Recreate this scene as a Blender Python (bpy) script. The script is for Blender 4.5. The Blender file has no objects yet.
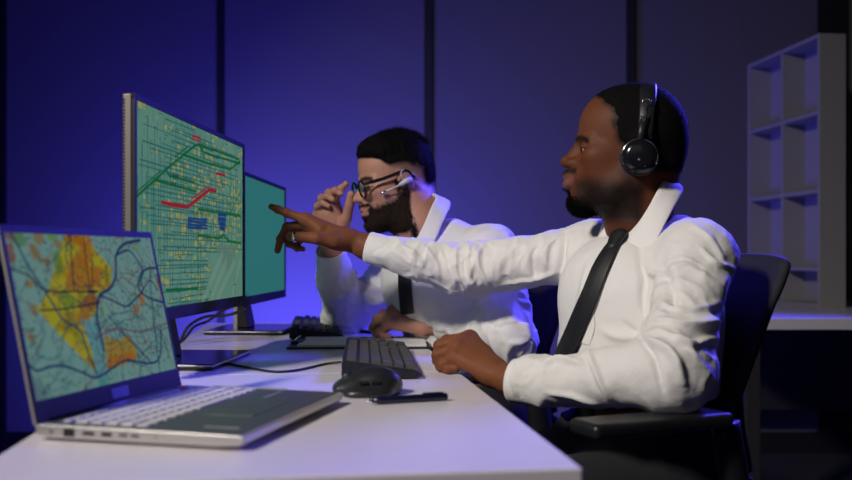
import bpy, bmesh, math, random
import numpy as np
from mathutils import Vector, Matrix
from mathutils.bvhtree import BVHTree
random.seed(3)
C = bpy.context.scene.collection
PI = math.pi
FPX, HOR, CAMZ, DESK = 900.0, 258.0, 0.94, 0.74

def W(px, py, d):                       # a point seen at photo position (px, py), d metres away
    return np.array([(px-426)/FPX*d, d, CAMZ+(HOR-py)/FPX*d])

# ------------------------------------------------------------------ materials
def mat(name, col=(0.5, 0.5, 0.5), rough=0.5, metal=0.0, noise=0.0, nscale=20, bump=0.0, bscale=80,
        spec=0.5, sheen=0.0, sss=0.0, attr=None, coat=0.0, emit=0.0, stretch=None, trans=0.0, bdist=0.002):
    m = bpy.data.materials.new(name); m.use_nodes = True
    nt = m.node_tree; N = nt.nodes; L = nt.links
    b = N['Principled BSDF']
    b.inputs['Base Color'].default_value = (*col, 1)
    b.inputs['Roughness'].default_value = rough
    b.inputs['Metallic'].default_value = metal
    b.inputs['Specular IOR Level'].default_value = spec
    b.inputs['Coat Weight'].default_value = coat
    b.inputs['Sheen Weight'].default_value = sheen
    b.inputs['Transmission Weight'].default_value = trans
    if sss:
        b.inputs['Subsurface Weight'].default_value = sss
        b.inputs['Subsurface Radius'].default_value = (0.012, 0.004, 0.002)
        b.inputs['Subsurface Scale'].default_value = 0.6
    tc = N.new('ShaderNodeTexCoord'); mp = N.new('ShaderNodeMapping')
    L.new(tc.outputs['Object'], mp.inputs['Vector'])
    if stretch: mp.inputs['Scale'].default_value = stretch
    src = None
    if attr:
        a = N.new('ShaderNodeAttribute'); a.attribute_name = attr; src = a.outputs['Color']
    if emit:
        b.inputs['Base Color'].default_value = (0.01, 0.01, 0.01, 1)
        L.new(src, b.inputs['Emission Color']) if src else b.inputs['Emission Color'].__setattr__('default_value', (*col, 1))
        b.inputs['Emission Strength'].default_value = emit; b.inputs['Roughness'].default_value = 0.6; b.inputs['Specular IOR Level'].default_value = 0.0; b.inputs['IOR'].default_value = 1.02
        return m
    if noise:
        t = N.new('ShaderNodeTexNoise'); t.inputs['Scale'].default_value = nscale; t.inputs['Detail'].default_value = 5
        L.new(mp.outputs[0], t.inputs['Vector'])
        r = N.new('ShaderNodeMapRange'); r.inputs['To Min'].default_value = 1-noise; r.inputs['To Max'].default_value = 1+noise
        L.new(t.outputs['Fac'], r.inputs['Value'])
        x = N.new('ShaderNodeMix'); x.data_type = 'RGBA'; x.blend_type = 'MULTIPLY'; x.inputs[0].default_value = 1
        x.inputs[6].default_value = (*col, 1)
        if src: L.new(src, x.inputs[6])
        L.new(r.outputs[0], x.inputs[7]); src = x.outputs[2]
    if src: L.new(src, b.inputs['Base Color'])
    if bump:
        t = N.new('ShaderNodeTexNoise'); t.inputs['Scale'].default_value = bscale; t.inputs['Detail'].default_value = 4
        L.new(mp.outputs[0], t.inputs['Vector'])
        bp = N.new('ShaderNodeBump'); bp.inputs['Strength'].default_value = bump; bp.inputs['Distance'].default_value = bdist
        L.new(t.outputs['Fac'], bp.inputs['Height']); L.new(bp.outputs[0], b.inputs['Normal'])
    return m

M = dict(
    wall=mat('wall_panel', (0.12, 0.11, 0.13), 0.55, noise=0.05, nscale=3),
    side=mat('side_wall_paint', (0.10, 0.10, 0.11), 0.8, noise=0.05, nscale=2),
    strip=mat('black_strip', (0.006, 0.006, 0.008), 0.6),
    floor=mat('dark_carpet', (0.02, 0.02, 0.025), 0.95, noise=0.3, nscale=200),
    ceil=mat('dark_ceiling', (0.05, 0.05, 0.055), 0.9, noise=0.05, nscale=4),
    desk=mat('white_laminate', (0.80, 0.755, 0.82), 0.27, noise=0.02, nscale=6, spec=0.5),
    deskedge=mat('grey_edge_band', (0.10, 0.10, 0.12), 0.5),
    metalleg=mat('grey_steel_leg', (0.25, 0.25, 0.27), 0.4, metal=0.8),
    silver=mat('brushed_silver', (0.62, 0.60, 0.56), 0.35, metal=0.6, bump=0.1, bscale=300),
    deck=mat('laptop_deck', (0.13, 0.145, 0.16), 0.4, metal=0.5),
    key=mat('silver_key', (0.62, 0.60, 0.60), 0.5),
    redkey=mat('red_key', (0.7, 0.01, 0.02), 0.4),
    black=mat('black_plastic', (0.012, 0.012, 0.014), 0.4, bump=0.05, bscale=600),
    blackg=mat('black_gloss', (0.008, 0.008, 0.010), 0.15),
    bezel=mat('bezel_plastic', (0.015, 0.015, 0.02), 0.6, spec=0.3),
    monside=mat('monitor_side', (0.20, 0.18, 0.165), 0.5, metal=0.4),
    bkey=mat('dark_grey_key', (0.06, 0.06, 0.062), 0.5),
    mouse=mat('soft_touch_black', (0.02, 0.022, 0.026), 0.33, bump=0.05, bscale=900),
    chrome=mat('chrome', (0.8, 0.8, 0.82), 0.15, metal=1.0),
    blue=mat('navy_lacquer', (0.006, 0.009, 0.035), 0.22),
    paper=mat('paper', (0.85, 0.83, 0.82), 0.8, noise=0.02),
    rubber=mat('cable_rubber', (0.015, 0.015, 0.017), 0.6),
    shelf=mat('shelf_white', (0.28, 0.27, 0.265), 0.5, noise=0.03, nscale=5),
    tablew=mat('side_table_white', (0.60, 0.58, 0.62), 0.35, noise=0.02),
    cabinet=mat('dark_cabinet', (0.02, 0.018, 0.02), 0.6),
    mesh=mat('chair_mesh', (0.012, 0.012, 0.014), 0.8, bump=0.4, bscale=400),
    shirt=mat('white_cotton', (0.78, 0.765, 0.74), 0.85, bump=0.55, bscale=28, bdist=0.006, sheen=0.1, noise=0.02, nscale=30),
    cuff=mat('cuff_cotton', (0.80, 0.785, 0.76), 0.85, bump=0.15, bscale=120, sheen=0.1),
    button=mat('shirt_button', (0.75, 0.70, 0.58), 0.3),
    tie=mat('black_silk', (0.008, 0.008, 0.010), 0.55, bump=0.2, bscale=500),
    trouser=mat('black_wool', (0.012, 0.012, 0.015), 0.9, bump=0.2, bscale=200),
    shoe=mat('black_leather', (0.01, 0.01, 0.01), 0.35),
    hair=mat('black_hair', (0.004, 0.0035, 0.0035), 0.8, bump=1.0, bscale=500, spec=0.10),
    beard=mat('dark_brown_beard', (0.022, 0.014, 0.010), 0.85, bump=1.0, bscale=500, spec=0.10),
    skin1=mat('brown_skin', rough=0.55, attr='Col', noise=0.12, nscale=60, bump=0.12, bscale=350, sss=0.05, spec=0.16),
    skin2=mat('light_skin', rough=0.5, attr='Col', noise=0.06, nscale=60, bump=0.12, bscale=350, sss=0.12, spec=0.4),
    eyew=mat('eye_white', (0.22, 0.19, 0.17), 0.5), iris=mat('dark_iris', (0.012, 0.007, 0.005), 0.3),
    lens=mat('clear_lens', (1, 1, 1), 0.02, trans=1.0),
    foam=mat('ear_cushion', (0.01, 0.01, 0.01), 0.6, bump=0.2, bscale=300),
    headset=mat('pale_headset_plastic', (0.6, 0.62, 0.7), 0.35),
    port=mat('port_dark', (0.01, 0.01, 0.01), 0.7),
    screen=mat('screen_picture', attr='Col', emit=1.0),
    sticker=mat('sticker_blue_lit', (0.10, 0.10, 0.34), 0.35),  # blue light falling on the sticker is put into its base colour
)

# ------------------------------------------------------------------ object helpers
def link(name, me, m, parent=None, smooth=True):
    o = bpy.data.objects.new(name, me); C.objects.link(o)
    if m is not None:
        for x in (m if isinstance(m, (list, tuple)) else [m]): me.materials.append(M[x])
    if parent is not None: o.parent = parent
    return o

def tag(o, label=None, cat=None, group=None, kind=None):
    if label: o['label'] = label
    if cat: o['category'] = cat
    if group: o['group'] = group
    if kind: o['kind'] = kind
    return o

def thing(name, label, cat, loc=(0, 0, 0), rot=(0, 0, 0), group=None):
    o = bpy.data.objects.new(name, None); C.objects.link(o); o.empty_display_size = 0.05
    o.location = loc; o.rotation_euler = rot
    return tag(o, label, cat, group)

def copy_tree(o, parent=None):
    c = o.copy(); C.objects.link(c)
    if parent is not None: c.parent = parent
    for ch in list(o.children): copy_tree(ch, c)
    return c

def bm_obj(name, bm, m, parent=None, smooth=True, bevel=0.0, seg=2, sub=0, solid=0):
    me = bpy.data.meshes.new(name); bm.normal_update(); bm.to_mesh(me); bm.free()
    if smooth: me.polygons.foreach_set('use_smooth', [True]*len(me.polygons))
    o = link(name, me, m, parent)
    if solid:
        s = o.modifiers.new('solid', 'SOLIDIFY'); s.thickness = solid; s.offset = 0
    if bevel:
        b = o.modifiers.new('bevel', 'BEVEL'); b.width = bevel; b.segments = seg; b.limit_method = 'ANGLE'
        b.harden_normals = True
    if sub:
        s = o.modifiers.new('sub', 'SUBSURF'); s.levels = sub; s.render_levels = sub
    return o

def box(bm, c, s, R=None):
    c = Vector(c); vs = []
    for i in (-1, 1):
        for j in (-1, 1):
            for k in (-1, 1):
                v = Vector((i*s[0]/2, j*s[1]/2, k*s[2]/2))
                if R is not None: v = R @ v
                vs.append(bm.verts.new(c+v))
    for f in ((0, 1, 3, 2), (4, 6, 7, 5), (0, 4, 5, 1), (2, 3, 7, 6), (0, 2, 6, 4), (1, 5, 7, 3)):
        bm.faces.new([vs[i] for i in f])
    return bm

def boxo(name, c, s, m, parent=None, bevel=0.0, R=None, seg=2):
    return bm_obj(name, box(bmesh.new(), c, s, R), m, parent, True if bevel else False, bevel, seg)

def frame(d, up=Vector((0, 0, 1))):
    d = Vector(d).normalized()
    u = up - d*up.dot(d)
    if u.length < 1e-4: u = Vector((1, 0, 0)) - d*d.x
    u.normalize(); return d, d.cross(u), u

def sweep(bm, pts, rad, seg=12, flat=1.0, close=True, up=Vector((0, 0, 1))):
    rings = []; n = len(pts); pts = [Vector(p) for p in pts]
    for i, p in enumerate(pts):
        t = (pts[min(i+1, n-1)]-pts[max(i-1, 0)])
        d, s, u = frame(t, up)
        r = rad[i] if isinstance(rad, (list, tuple)) else rad
        rings.append([bm.verts.new(p + s*math.cos(a)*r + u*math.sin(a)*r*flat)
                      for a in [2*PI*k/seg for k in range(seg)]])
    for a, b in zip(rings, rings[1:]):
        for k in range(seg):
            bm.faces.new((a[k], a[(k+1) % seg], b[(k+1) % seg], b[k]))
    if close:
        bm.faces.new(rings[0][::-1]); bm.faces.new(rings[-1])
    return bm

def smoothpath(pts, n=8):
    P = [Vector(p) for p in pts]; P = [P[0]*2-P[1]]+P+[P[-1]*2-P[-2]]; out = []
    for i in range(1, len(P)-2):
        for k in range(n):
            t = k/n; a, b, c, d = P[i-1:i+3]
            out.append(0.5*((2*b)+(c-a)*t+(2*a-5*b+4*c-d)*t*t+(3*b-a-3*c+d)*t**3))
    out.append(P[-2]); return out

def lathe(bm, prof, axis_o, axis_d, seg=32):
    d, s, u = frame(axis_d); o = Vector(axis_o); rings = []
    for (r, h) in prof:
        if r < 1e-6: rings.append([bm.verts.new(o+d*h)])
        else: rings.append([bm.verts.new(o+d*h+s*math.cos(2*PI*k/seg)*r+u*math.sin(2*PI*k/seg)*r) for k in range(seg)])
    for a, b in zip(rings, rings[1:]):
        for k in range(seg):
            q = [a[k % len(a)], a[(k+1) % len(a)], b[(k+1) % len(b)], b[k % len(b)]]
            f = []
            for v in q:
                if v not in f: f.append(v)
            if len(f) > 2: bm.faces.new(f)
    return bm

# ------------------------------------------------------------------ implicit surfaces (sculpting)
def vnoise(p, f, seed=0):
    q = np.asarray(p, float)*f + seed*17.31
    i = np.floor(q).astype(np.int64); t = q-i; t = t*t*(3-2*t)
    def h(a, b, c):
        x = np.sin(a*127.1+b*311.7+c*74.7+seed*3.3)*43758.5453
        return x-np.floor(x)
    r = 0
    for a in (0, 1):
        for b in (0, 1):
            for c in (0, 1):
                w = (t[..., 0] if a else 1-t[..., 0])*(t[..., 1] if b else 1-t[..., 1])*(t[..., 2] if c else 1-t[..., 2])
                r = r + w*h(i[..., 0]+a, i[..., 1]+b, i[..., 2]+c)
    return r*2-1

class Vol:
    def __init__(s, lo, hi, h):
        s.h = h; s.lo = np.array(lo, float)
        s.n = [int(math.ceil((b-a)/h))+1 for a, b in zip(lo, hi)]
        s.ax = [s.lo[i]+h*np.arange(s.n[i]) for i in range(3)]
        s.v = np.full(s.n, 0.1, np.float32)
    def _sl(s, lo, hi):
        out = []
        for i in range(3):
            a = max(0, int((lo[i]-s.lo[i])/s.h)); b = min(s.n[i], int((hi[i]-s.lo[i])/s.h)+2)
            if b <= a: return None
            out.append(slice(a, b))
        return tuple(out)
    def _g(s, sl):
        return (s.ax[0][sl[0]][:, None, None], s.ax[1][sl[1]][None, :, None], s.ax[2][sl[2]][None, None, :])
    def op(s, fn, lo, hi, k=0.0, mode='u'):
        sl = s._sl(np.array(lo)-k-3*s.h, np.array(hi)+k+3*s.h)
        if sl is None: return
        d = fn(*s._g(sl)).astype(np.float32); v = s.v[sl]
        if mode == 'u':
            r = np.minimum(v, d)
            if k: r = r-np.maximum(k-np.abs(v-d), 0)**2/(4*k)
        else:
            d = -d; r = np.maximum(v, d)
            if k: r = r+np.maximum(k-np.abs(v-d), 0)**2/(4*k)
        s.v[sl] = r
    def cap(s, a, b, ra, rb=None, k=0.01, mode='u', flat=1.0, fd=None):
        a = np.array(a, float); b = np.array(b, float); rb = ra if rb is None else rb
        ab = b-a; L2 = max(ab@ab, 1e-12); R = max(ra, rb)
        def fn(X, Y, Z):
            x, y, z = X-a[0], Y-a[1], Z-a[2]
            t = np.clip((x*ab[0]+y*ab[1]+z*ab[2])/L2, 0, 1)
            qx, qy, qz = x-t*ab[0], y-t*ab[1], z-t*ab[2]
            q2 = qx*qx+qy*qy+qz*qz
            if fd is not None:
                e = qx*fd[0]+qy*fd[1]+qz*fd[2]
                q2 = q2 + e*e*(1/flat**2-1)
            return np.sqrt(q2)-(ra+(rb-ra)*t)
        s.op(fn, np.minimum(a, b)-R, np.maximum(a, b)+R, k, mode)
    def ell(s, c, r, A=None, k=0.01, mode='u'):
        c = np.array(c, float); r = np.array(r, float); R = r.max()
        A = np.eye(3) if A is None else np.array(A, float)   # rows = local axes in world
        def fn(X, Y, Z):
            x, y, z = X-c[0], Y-c[1], Z-c[2]
            k0 = 0; k1 = 0
            for i in range(3):
                e = x*A[i][0]+y*A[i][1]+z*A[i][2]
                k0 = k0+(e/r[i])**2; k1 = k1+(e/r[i]**2)**2
            k0 = np.sqrt(k0); k1 = np.sqrt(k1)
            return k0*(k0-1)/np.maximum(k1, 1e-9)
        s.op(fn, c-R, c+R, k, mode)
    def chain(s, pts, rad, k=0.01, **kw):
        for i in range(len(pts)-1): s.cap(pts[i], pts[i+1], rad[i], rad[i+1], k, **kw)
    def cut(s, c, n, R, k=0.002):            # remove the part beyond a plane, within R of c
        c = np.array(c, float); n = np.array(n, float)
        s.op(lambda X, Y, Z: np.maximum(-((X-c[0])*n[0]+(Y-c[1])*n[1]+(Z-c[2])*n[2]),
             np.sqrt((X-c[0])**2+(Y-c[1])**2+(Z-c[2])**2)-R), c-R, c+R, k, 's')
    def copy(s):
        o = Vol.__new__(Vol); o.__dict__.update(s.__dict__); o.v = s.v.copy(); return o
    def pts(s):
        return np.stack(np.meshgrid(*s.ax, indexing='ij'), -1)
    def mesh(s):
        v = s.v; ins = v < 0
        m = np.zeros([n-1 for n in s.n], np.uint8)
        for a in (0, 1):
            for b in (0, 1):
                for c in (0, 1):
                    m += ins[a:a+m.shape[0], b:b+m.shape[1], c:c+m.shape[2]]
        act = (m > 0) & (m < 8); idx = np.full(m.shape, -1, np.int64)
        I = np.argwhere(act); idx[act] = np.arange(len(I))
        acc = np.zeros((len(I), 3)); cnt = np.zeros(len(I))
        cs = [(a, b, c) for a in (0, 1) for b in (0, 1) for c in (0, 1)]
        val = {c: v[I[:, 0]+c[0], I[:, 1]+c[1], I[:, 2]+c[2]] for c in cs}
        for c in cs:
            for ax in range(3):
                if c[ax] == 0:
                    e = list(c); e[ax] = 1; e = tuple(e)
                    a, b = val[c], val[e]; x = (a < 0) != (b < 0)
                    t = np.where(x, a/np.where(x, a-b, 1), 0)
                    p = np.tile(np.array(c, float), (len(I), 1)); p[:, ax] += t
                    acc[x] += p[x]; cnt[x] += 1
        V = (I+acc/cnt[:, None])*s.h+s.lo
        F = []
        for ax in range(3):
            o1, o2 = [(1, 2), (2, 0), (0, 1)][ax]
            sl0 = [slice(None)]*3; sl1 = [slice(None)]*3; sl0[ax] = slice(0, -1); sl1[ax] = slice(1, None)
            a = ins[tuple(sl0)]; b = ins[tuple(sl1)]
            E = np.argwhere(a != b)
            ok = (E[:, o1] > 0) & (E[:, o2] > 0) & (E[:, o1] < s.n[o1]-1) & (E[:, o2] < s.n[o2]-1)
            E = E[ok]; flip = a[E[:, 0], E[:, 1], E[:, 2]]
            q = []
            for (d1, d2) in ((1, 1), (0, 1), (0, 0), (1, 0)):
                e = E.copy(); e[:, o1] -= d1; e[:, o2] -= d2
                q.append(idx[e[:, 0], e[:, 1], e[:, 2]])
            q = np.stack(q, 1); q = np.where(flip[:, None], q, q[:, ::-1])
            F.append(q)
        F = np.concatenate(F); F = F[(F >= 0).all(1)]
        return V, F

def smooth_v(V, F, it=1, lam=0.5):
    E = np.concatenate([F[:, [0, 1]], F[:, [1, 2]], F[:, [2, 3]], F[:, [3, 0]]])
    n = len(V); deg = np.bincount(E[:, 0], minlength=n)+np.bincount(E[:, 1], minlength=n)
    for _ in range(it):
        S = np.stack([np.bincount(E[:, 0], V[E[:, 1], i], n)+np.bincount(E[:, 1], V[E[:, 0], i], n) for i in range(3)], 1)
        V = V+lam*(S/np.maximum(deg, 1)[:, None]-V)
    return V

def normals(V, F):
    a = np.cross(V[F[:, 2]]-V[F[:, 0]], V[F[:, 3]]-V[F[:, 1]])
    n = np.zeros_like(V)
    for i in range(4):
        for c in range(3): n[:, c] += np.bincount(F[:, i], a[:, c], len(V))
    return n/np.maximum(np.linalg.norm(n, axis=1), 1e-12)[:, None]

def np_obj(name, V, F, m, parent=None, col=None, smooth=True):
    me = bpy.data.meshes.new(name)
    me.vertices.add(len(V)); me.vertices.foreach_set('co', np.asarray(V, np.float32).ravel())
    me.loops.add(F.size); me.loops.foreach_set('vertex_index', F.astype(np.int32).ravel())
    me.polygons.add(len(F)); me.polygons.foreach_set('loop_start', np.arange(0, F.size, F.shape[1], dtype=np.int32))
    me.update(calc_edges=True); me.validate()
    me.polygons.foreach_set('use_smooth', np.full(len(me.polygons), smooth))
    if col is not None:
        at = me.color_attributes.new('Col', 'FLOAT_COLOR', 'POINT')
        c = np.ones((len(V), 4), np.float32); c[:, :3] = col
        at.data.foreach_set('color', c.ravel())
    return link(name, me, m, parent)

def joinm(parts):
    Vs, Fs, Cs, o = [], [], [], 0
    for V, F, c in parts:
        Vs.append(V); Fs.append(F+o); Cs.append(np.broadcast_to(c, V.shape)); o += len(V)
    return np.concatenate(Vs), np.concatenate(Fs), np.concatenate(Cs)

def segdist(P, a, b):
    ab = b-a; t = np.clip(((P-a)@ab)/max(ab@ab, 1e-12), 0, 1)
    return np.linalg.norm(P-a-t[:, None]*ab, axis=1), t

def gauss(x, s): return np.exp(-(x/s)**2)

#==SETTING==
def struct(name, c, s, m, bevel=0):
    return tag(boxo(name, c, s, m, None, bevel), kind='structure')
struct('floor', (0, 1.6, -0.05), (8, 8, 0.1), 'floor')
struct('ceiling', (0, 1.6, 2.95), (8, 8, 0.1), 'ceil')
struct('wall_back', (0, 4.40, 1.45), (8, 0.1, 2.9), 'wall')
struct('wall_left', (-3.55, 1.6, 1.45), (0.1, 5.6, 2.9), 'side')
struct('wall_right', (3.55, 1.6, 1.45), (0.1, 5.6, 2.9), 'side')
struct('wall_front', (0, -1.75, 1.45), (8, 0.1, 2.9), 'side')
for i, (px0, px1) in enumerate(((-214, -206), (0, 5), (217, 224), (424, 432.5), (627, 635.5), (819, 848))):
    x0, x1 = [(p-426)/FPX*4.33 for p in (px0, px1)]
    struct('trim_%d' % (i+1), ((x0+x1)/2, 4.34, 1.45), (x1-x0, 0.02, 2.9), 'strip')
struct('baseboard_back', (0, 4.343, 0.05), (7, 0.012, 0.1), 'strip')

# ---- desks: u across, v along
DU = Vector((0.992, 0.126, 0)); DV = Vector((-0.126, 0.992, 0))
def dpt(u, v, z=0): return DU*u+DV*v+Vector((0, 0, z))
RD = Matrix((DU, DV, Vector((0, 0, 1)))).transposed()
v0 = dpt(0, 0); V0 = 0.1495*-0.126+0.857*0.992
U1 = 0.1495*0.992+0.857*0.126; U0 = U1-0.572
def desk(v_a, v_b, label):
    c = dpt((U0+U1)/2, (v_a+v_b)/2)
    t = thing('desk', label, 'desk', c, (0, 0, math.atan2(DU.y, DU.x)), 'white desks of the workstation row')
    w, l = U1-U0, v_b-v_a
    boxo('tabletop', (0, 0, DESK-0.0125), (w, l, 0.025), 'desk', t, 0.0025)
    boxo('edge_band', (0, 0, DESK-0.031), (w-0.012, l-0.012, 0.012), 'deskedge', t, 0.001)
    for sx in (-1, 1):
        for sy in (-1, 1):
            boxo('leg', (sx*(w/2-0.05), sy*(l/2-0.05), (DESK-0.037)/2), (0.04, 0.04, DESK-0.037), 'metalleg', t, 0.003)
    boxo('crossbar', (0, 0, 0.66), (w-0.14, 0.03, 0.04), 'metalleg', t, 0.002)
    return t
VS = 1.573
desk(V0, VS-0.0008, 'nearest white desk, with the laptop, mouse and stylus on it')
desk(VS+0.0008, 2.83, 'farther white desk, with the clipboard and the plain teal monitor on it')

#==SCREENS==
class Pic:
    def __init__(s, w, h, size, col):
        s.w, s.h, s.size = w, h, size
        u, v = np.meshgrid((np.arange(w)+.5)/w*size[0], (np.arange(h)+.5)/h*size[1], indexing='ij')
        s.u, s.v = u, v; s.c = np.ones((w, h, 3))*np.array(col)
    def blend(s, m, col, a=1.0):
        m = np.clip(m, 0, 1)*a; s.c = s.c*(1-m[..., None])+np.array(col)*m[..., None]
    def line(s, pts, wd, col, a=1.0, soft=0.0008):
        P = np.stack([s.u, s.v], -1).reshape(-1, 2); d = np.full(len(P), 9.)
        for p, q in zip(pts, pts[1:]):
            d = np.minimum(d, segdist(P, np.array(p, float), np.array(q, float))[0])
        s.blend((1-(d-wd/2)/soft).reshape(s.w, s.h), col, a)
    def poly(s, pts, col, a=1.0):
        ins = np.zeros(s.u.shape, bool); n = len(pts)
        for i in range(n):
            (x0, y0), (x1, y1) = pts[i], pts[(i+1) % n]
            if y0 == y1: continue
            c = ((y0 > s.v) != (y1 > s.v)) & (s.u < (x1-x0)*(s.v-y0)/(y1-y0)+x0)
            ins ^= c
        s.blend(ins.astype(float), col, a)
    def rect(s, u0, v0, u1, v1, col, a=1.0):
        s.blend(((s.u > u0) & (s.u < u1) & (s.v > v0) & (s.v < v1)).astype(float), col, a)
    def nz(s, f, seed, z=0): return vnoise(np.stack([s.u, s.v, np.full(s.u.shape, z)], -1), f, seed)
    def build(s, name, origin, eu, ev, m, parent):
        w, h = s.w, s.h
        i, j = np.meshgrid(np.arange(w+1), np.arange(h+1), indexing='ij')
        V = np.array(origin)+np.array(eu)*(i[..., None]/w*s.size[0])+np.array(ev)*(j[..., None]/h*s.size[1])
        cc = np.pad(s.c, ((0, 1), (0, 1), (0, 0)), mode='edge')
        idx = i*(h+1)+j
        F = np.stack([idx[:-1, :-1], idx[1:, :-1], idx[1:, 1:], idx[:-1, 1:]], -1).reshape(-1, 4)
        return np_obj(name, V.reshape(-1, 3), F, m, parent, cc.reshape(-1, 3), smooth=False)

def planemap(origin, eu, ev):
    o = np.array(origin); eu = np.array(eu); ev = np.array(ev); n = np.cross(eu, ev); c = np.array([0, 0, CAMZ])
    def f(px, py):
        d = W(px, py, 1.0)-c; t = ((o-c)@n)/(d@n); p = c+d*t-o
        return (p@eu, p@ev)
    return f

def L2(c): return tuple((x/255)**2.2 for x in c)
def monitor(label, p_near, p_far, zb, height, picfn, res, dots=True, nw=1.0):
    """p_near/p_far: (x, y) of the two vertical screen edges, screen faces +x"""
    pn = np.array([*p_near, zb]); pf = np.array([*p_far, zb]); w = np.linalg.norm(pf-pn); eu = (pf-pn)/w
    n = np.array([eu[1], -eu[0], 0]); ctr = (pn+pf)/2
    ang = math.atan2(n[1], n[0])
    t = thing('monitor', label, 'monitor', (ctr[0], ctr[1], DESK), (0, 0, ang), 'computer monitors')
    # local: x = towards viewer (n), y = along eu, z up from desk
    z0 = zb-DESK; bz = 0.009; chin = 0.022
    bm = bmesh.new()
    box(bm, (-0.0095, 0, z0+height/2), (0.015, w, height))
    bm_obj('casing', bm, 'monside', t, True, 0.003)
    bm = bmesh.new(); box(bm, (-0.033, 0, z0+height*0.45), (0.034, w*0.62, height*0.55))
    bm_obj('rear_housing', bm, 'black', t, True, 0.012, 3)
    bm = bmesh.new(); x = 0.0008
    box(bm, (x, 0, z0+height-bz/2), (0.005, w, bz)); box(bm, (x, 0, z0+chin/2), (0.005, w, chin))
    box(bm, (x, -w/2+bz/2, z0+height/2), (0.0048, bz, height)); box(bm, (x, w/2-bz/2, z0+height/2), (0.0048, bz, height))
    bm_obj('bezel', bm, 'bezel', t, False)
    if dots:
        bm = bmesh.new()
        for k in range(64):
            box(bm, (-0.0145, -w/2-0.0002, z0+0.01+(height-0.02)*k/63), (0.0035, 0.0012, 0.0028))
        bm_obj('vent_row', bm, 'port', t, False)
    sw, sh = w-2*bz, height-bz-chin
    org_w = pn+eu*bz+np.array([0, 0, chin]); pm = planemap(org_w, eu, (0, 0, 1))
    pic = Pic(res, int(res*sh/sw), (sw, sh), (0, 0, 0)); picfn(pic, pm)
    pic.build('display', (x-0.0006, -w/2+bz, z0+chin), (0, 1, 0), (0, 0, 1), 'screen', t)
    # neck and foot
    bm = bmesh.new(); prof = [(-0.055, z0+height*0.5, 0.05), (-0.075, z0+0.03, 0.036), (-0.055, 0.012, 0.04)]
    rings = []
    for (xx, zz, hw) in prof:
        rings.append([bm.verts.new((xx+a*0.017, b*hw*nw, zz)) for a, b in ((-1, -1), (1, -1), (1, 1), (-1, 1))])
    for a, b in zip(rings, rings[1:]):
        for k in range(4): bm.faces.new((a[k], a[(k+1) % 4], b[(k+1) % 4], b[k]))
    bm.faces.new(rings[0][::-1]); bm.faces.new(rings[-1])
    bmesh.ops.recalc_face_normals(bm, faces=bm.faces)
    bm_obj('neck', bm, 'black', t, True, 0.004)
    boxo('neck_edge', (-0.074, -0.041*nw, z0*0.5+0.006), (0.010, 0.004, z0*0.95), 'silver', t)
    boxo('foot', (-0.035, 0, 0.0065), (0.205, 0.25, 0.011), 'blackg', t, 0.003)
    boxo('foot_trim', (-0.035, 0, 0.0085), (0.2065, 0.2515, 0.0035), 'silver', t, 0.001)
    return t

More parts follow.
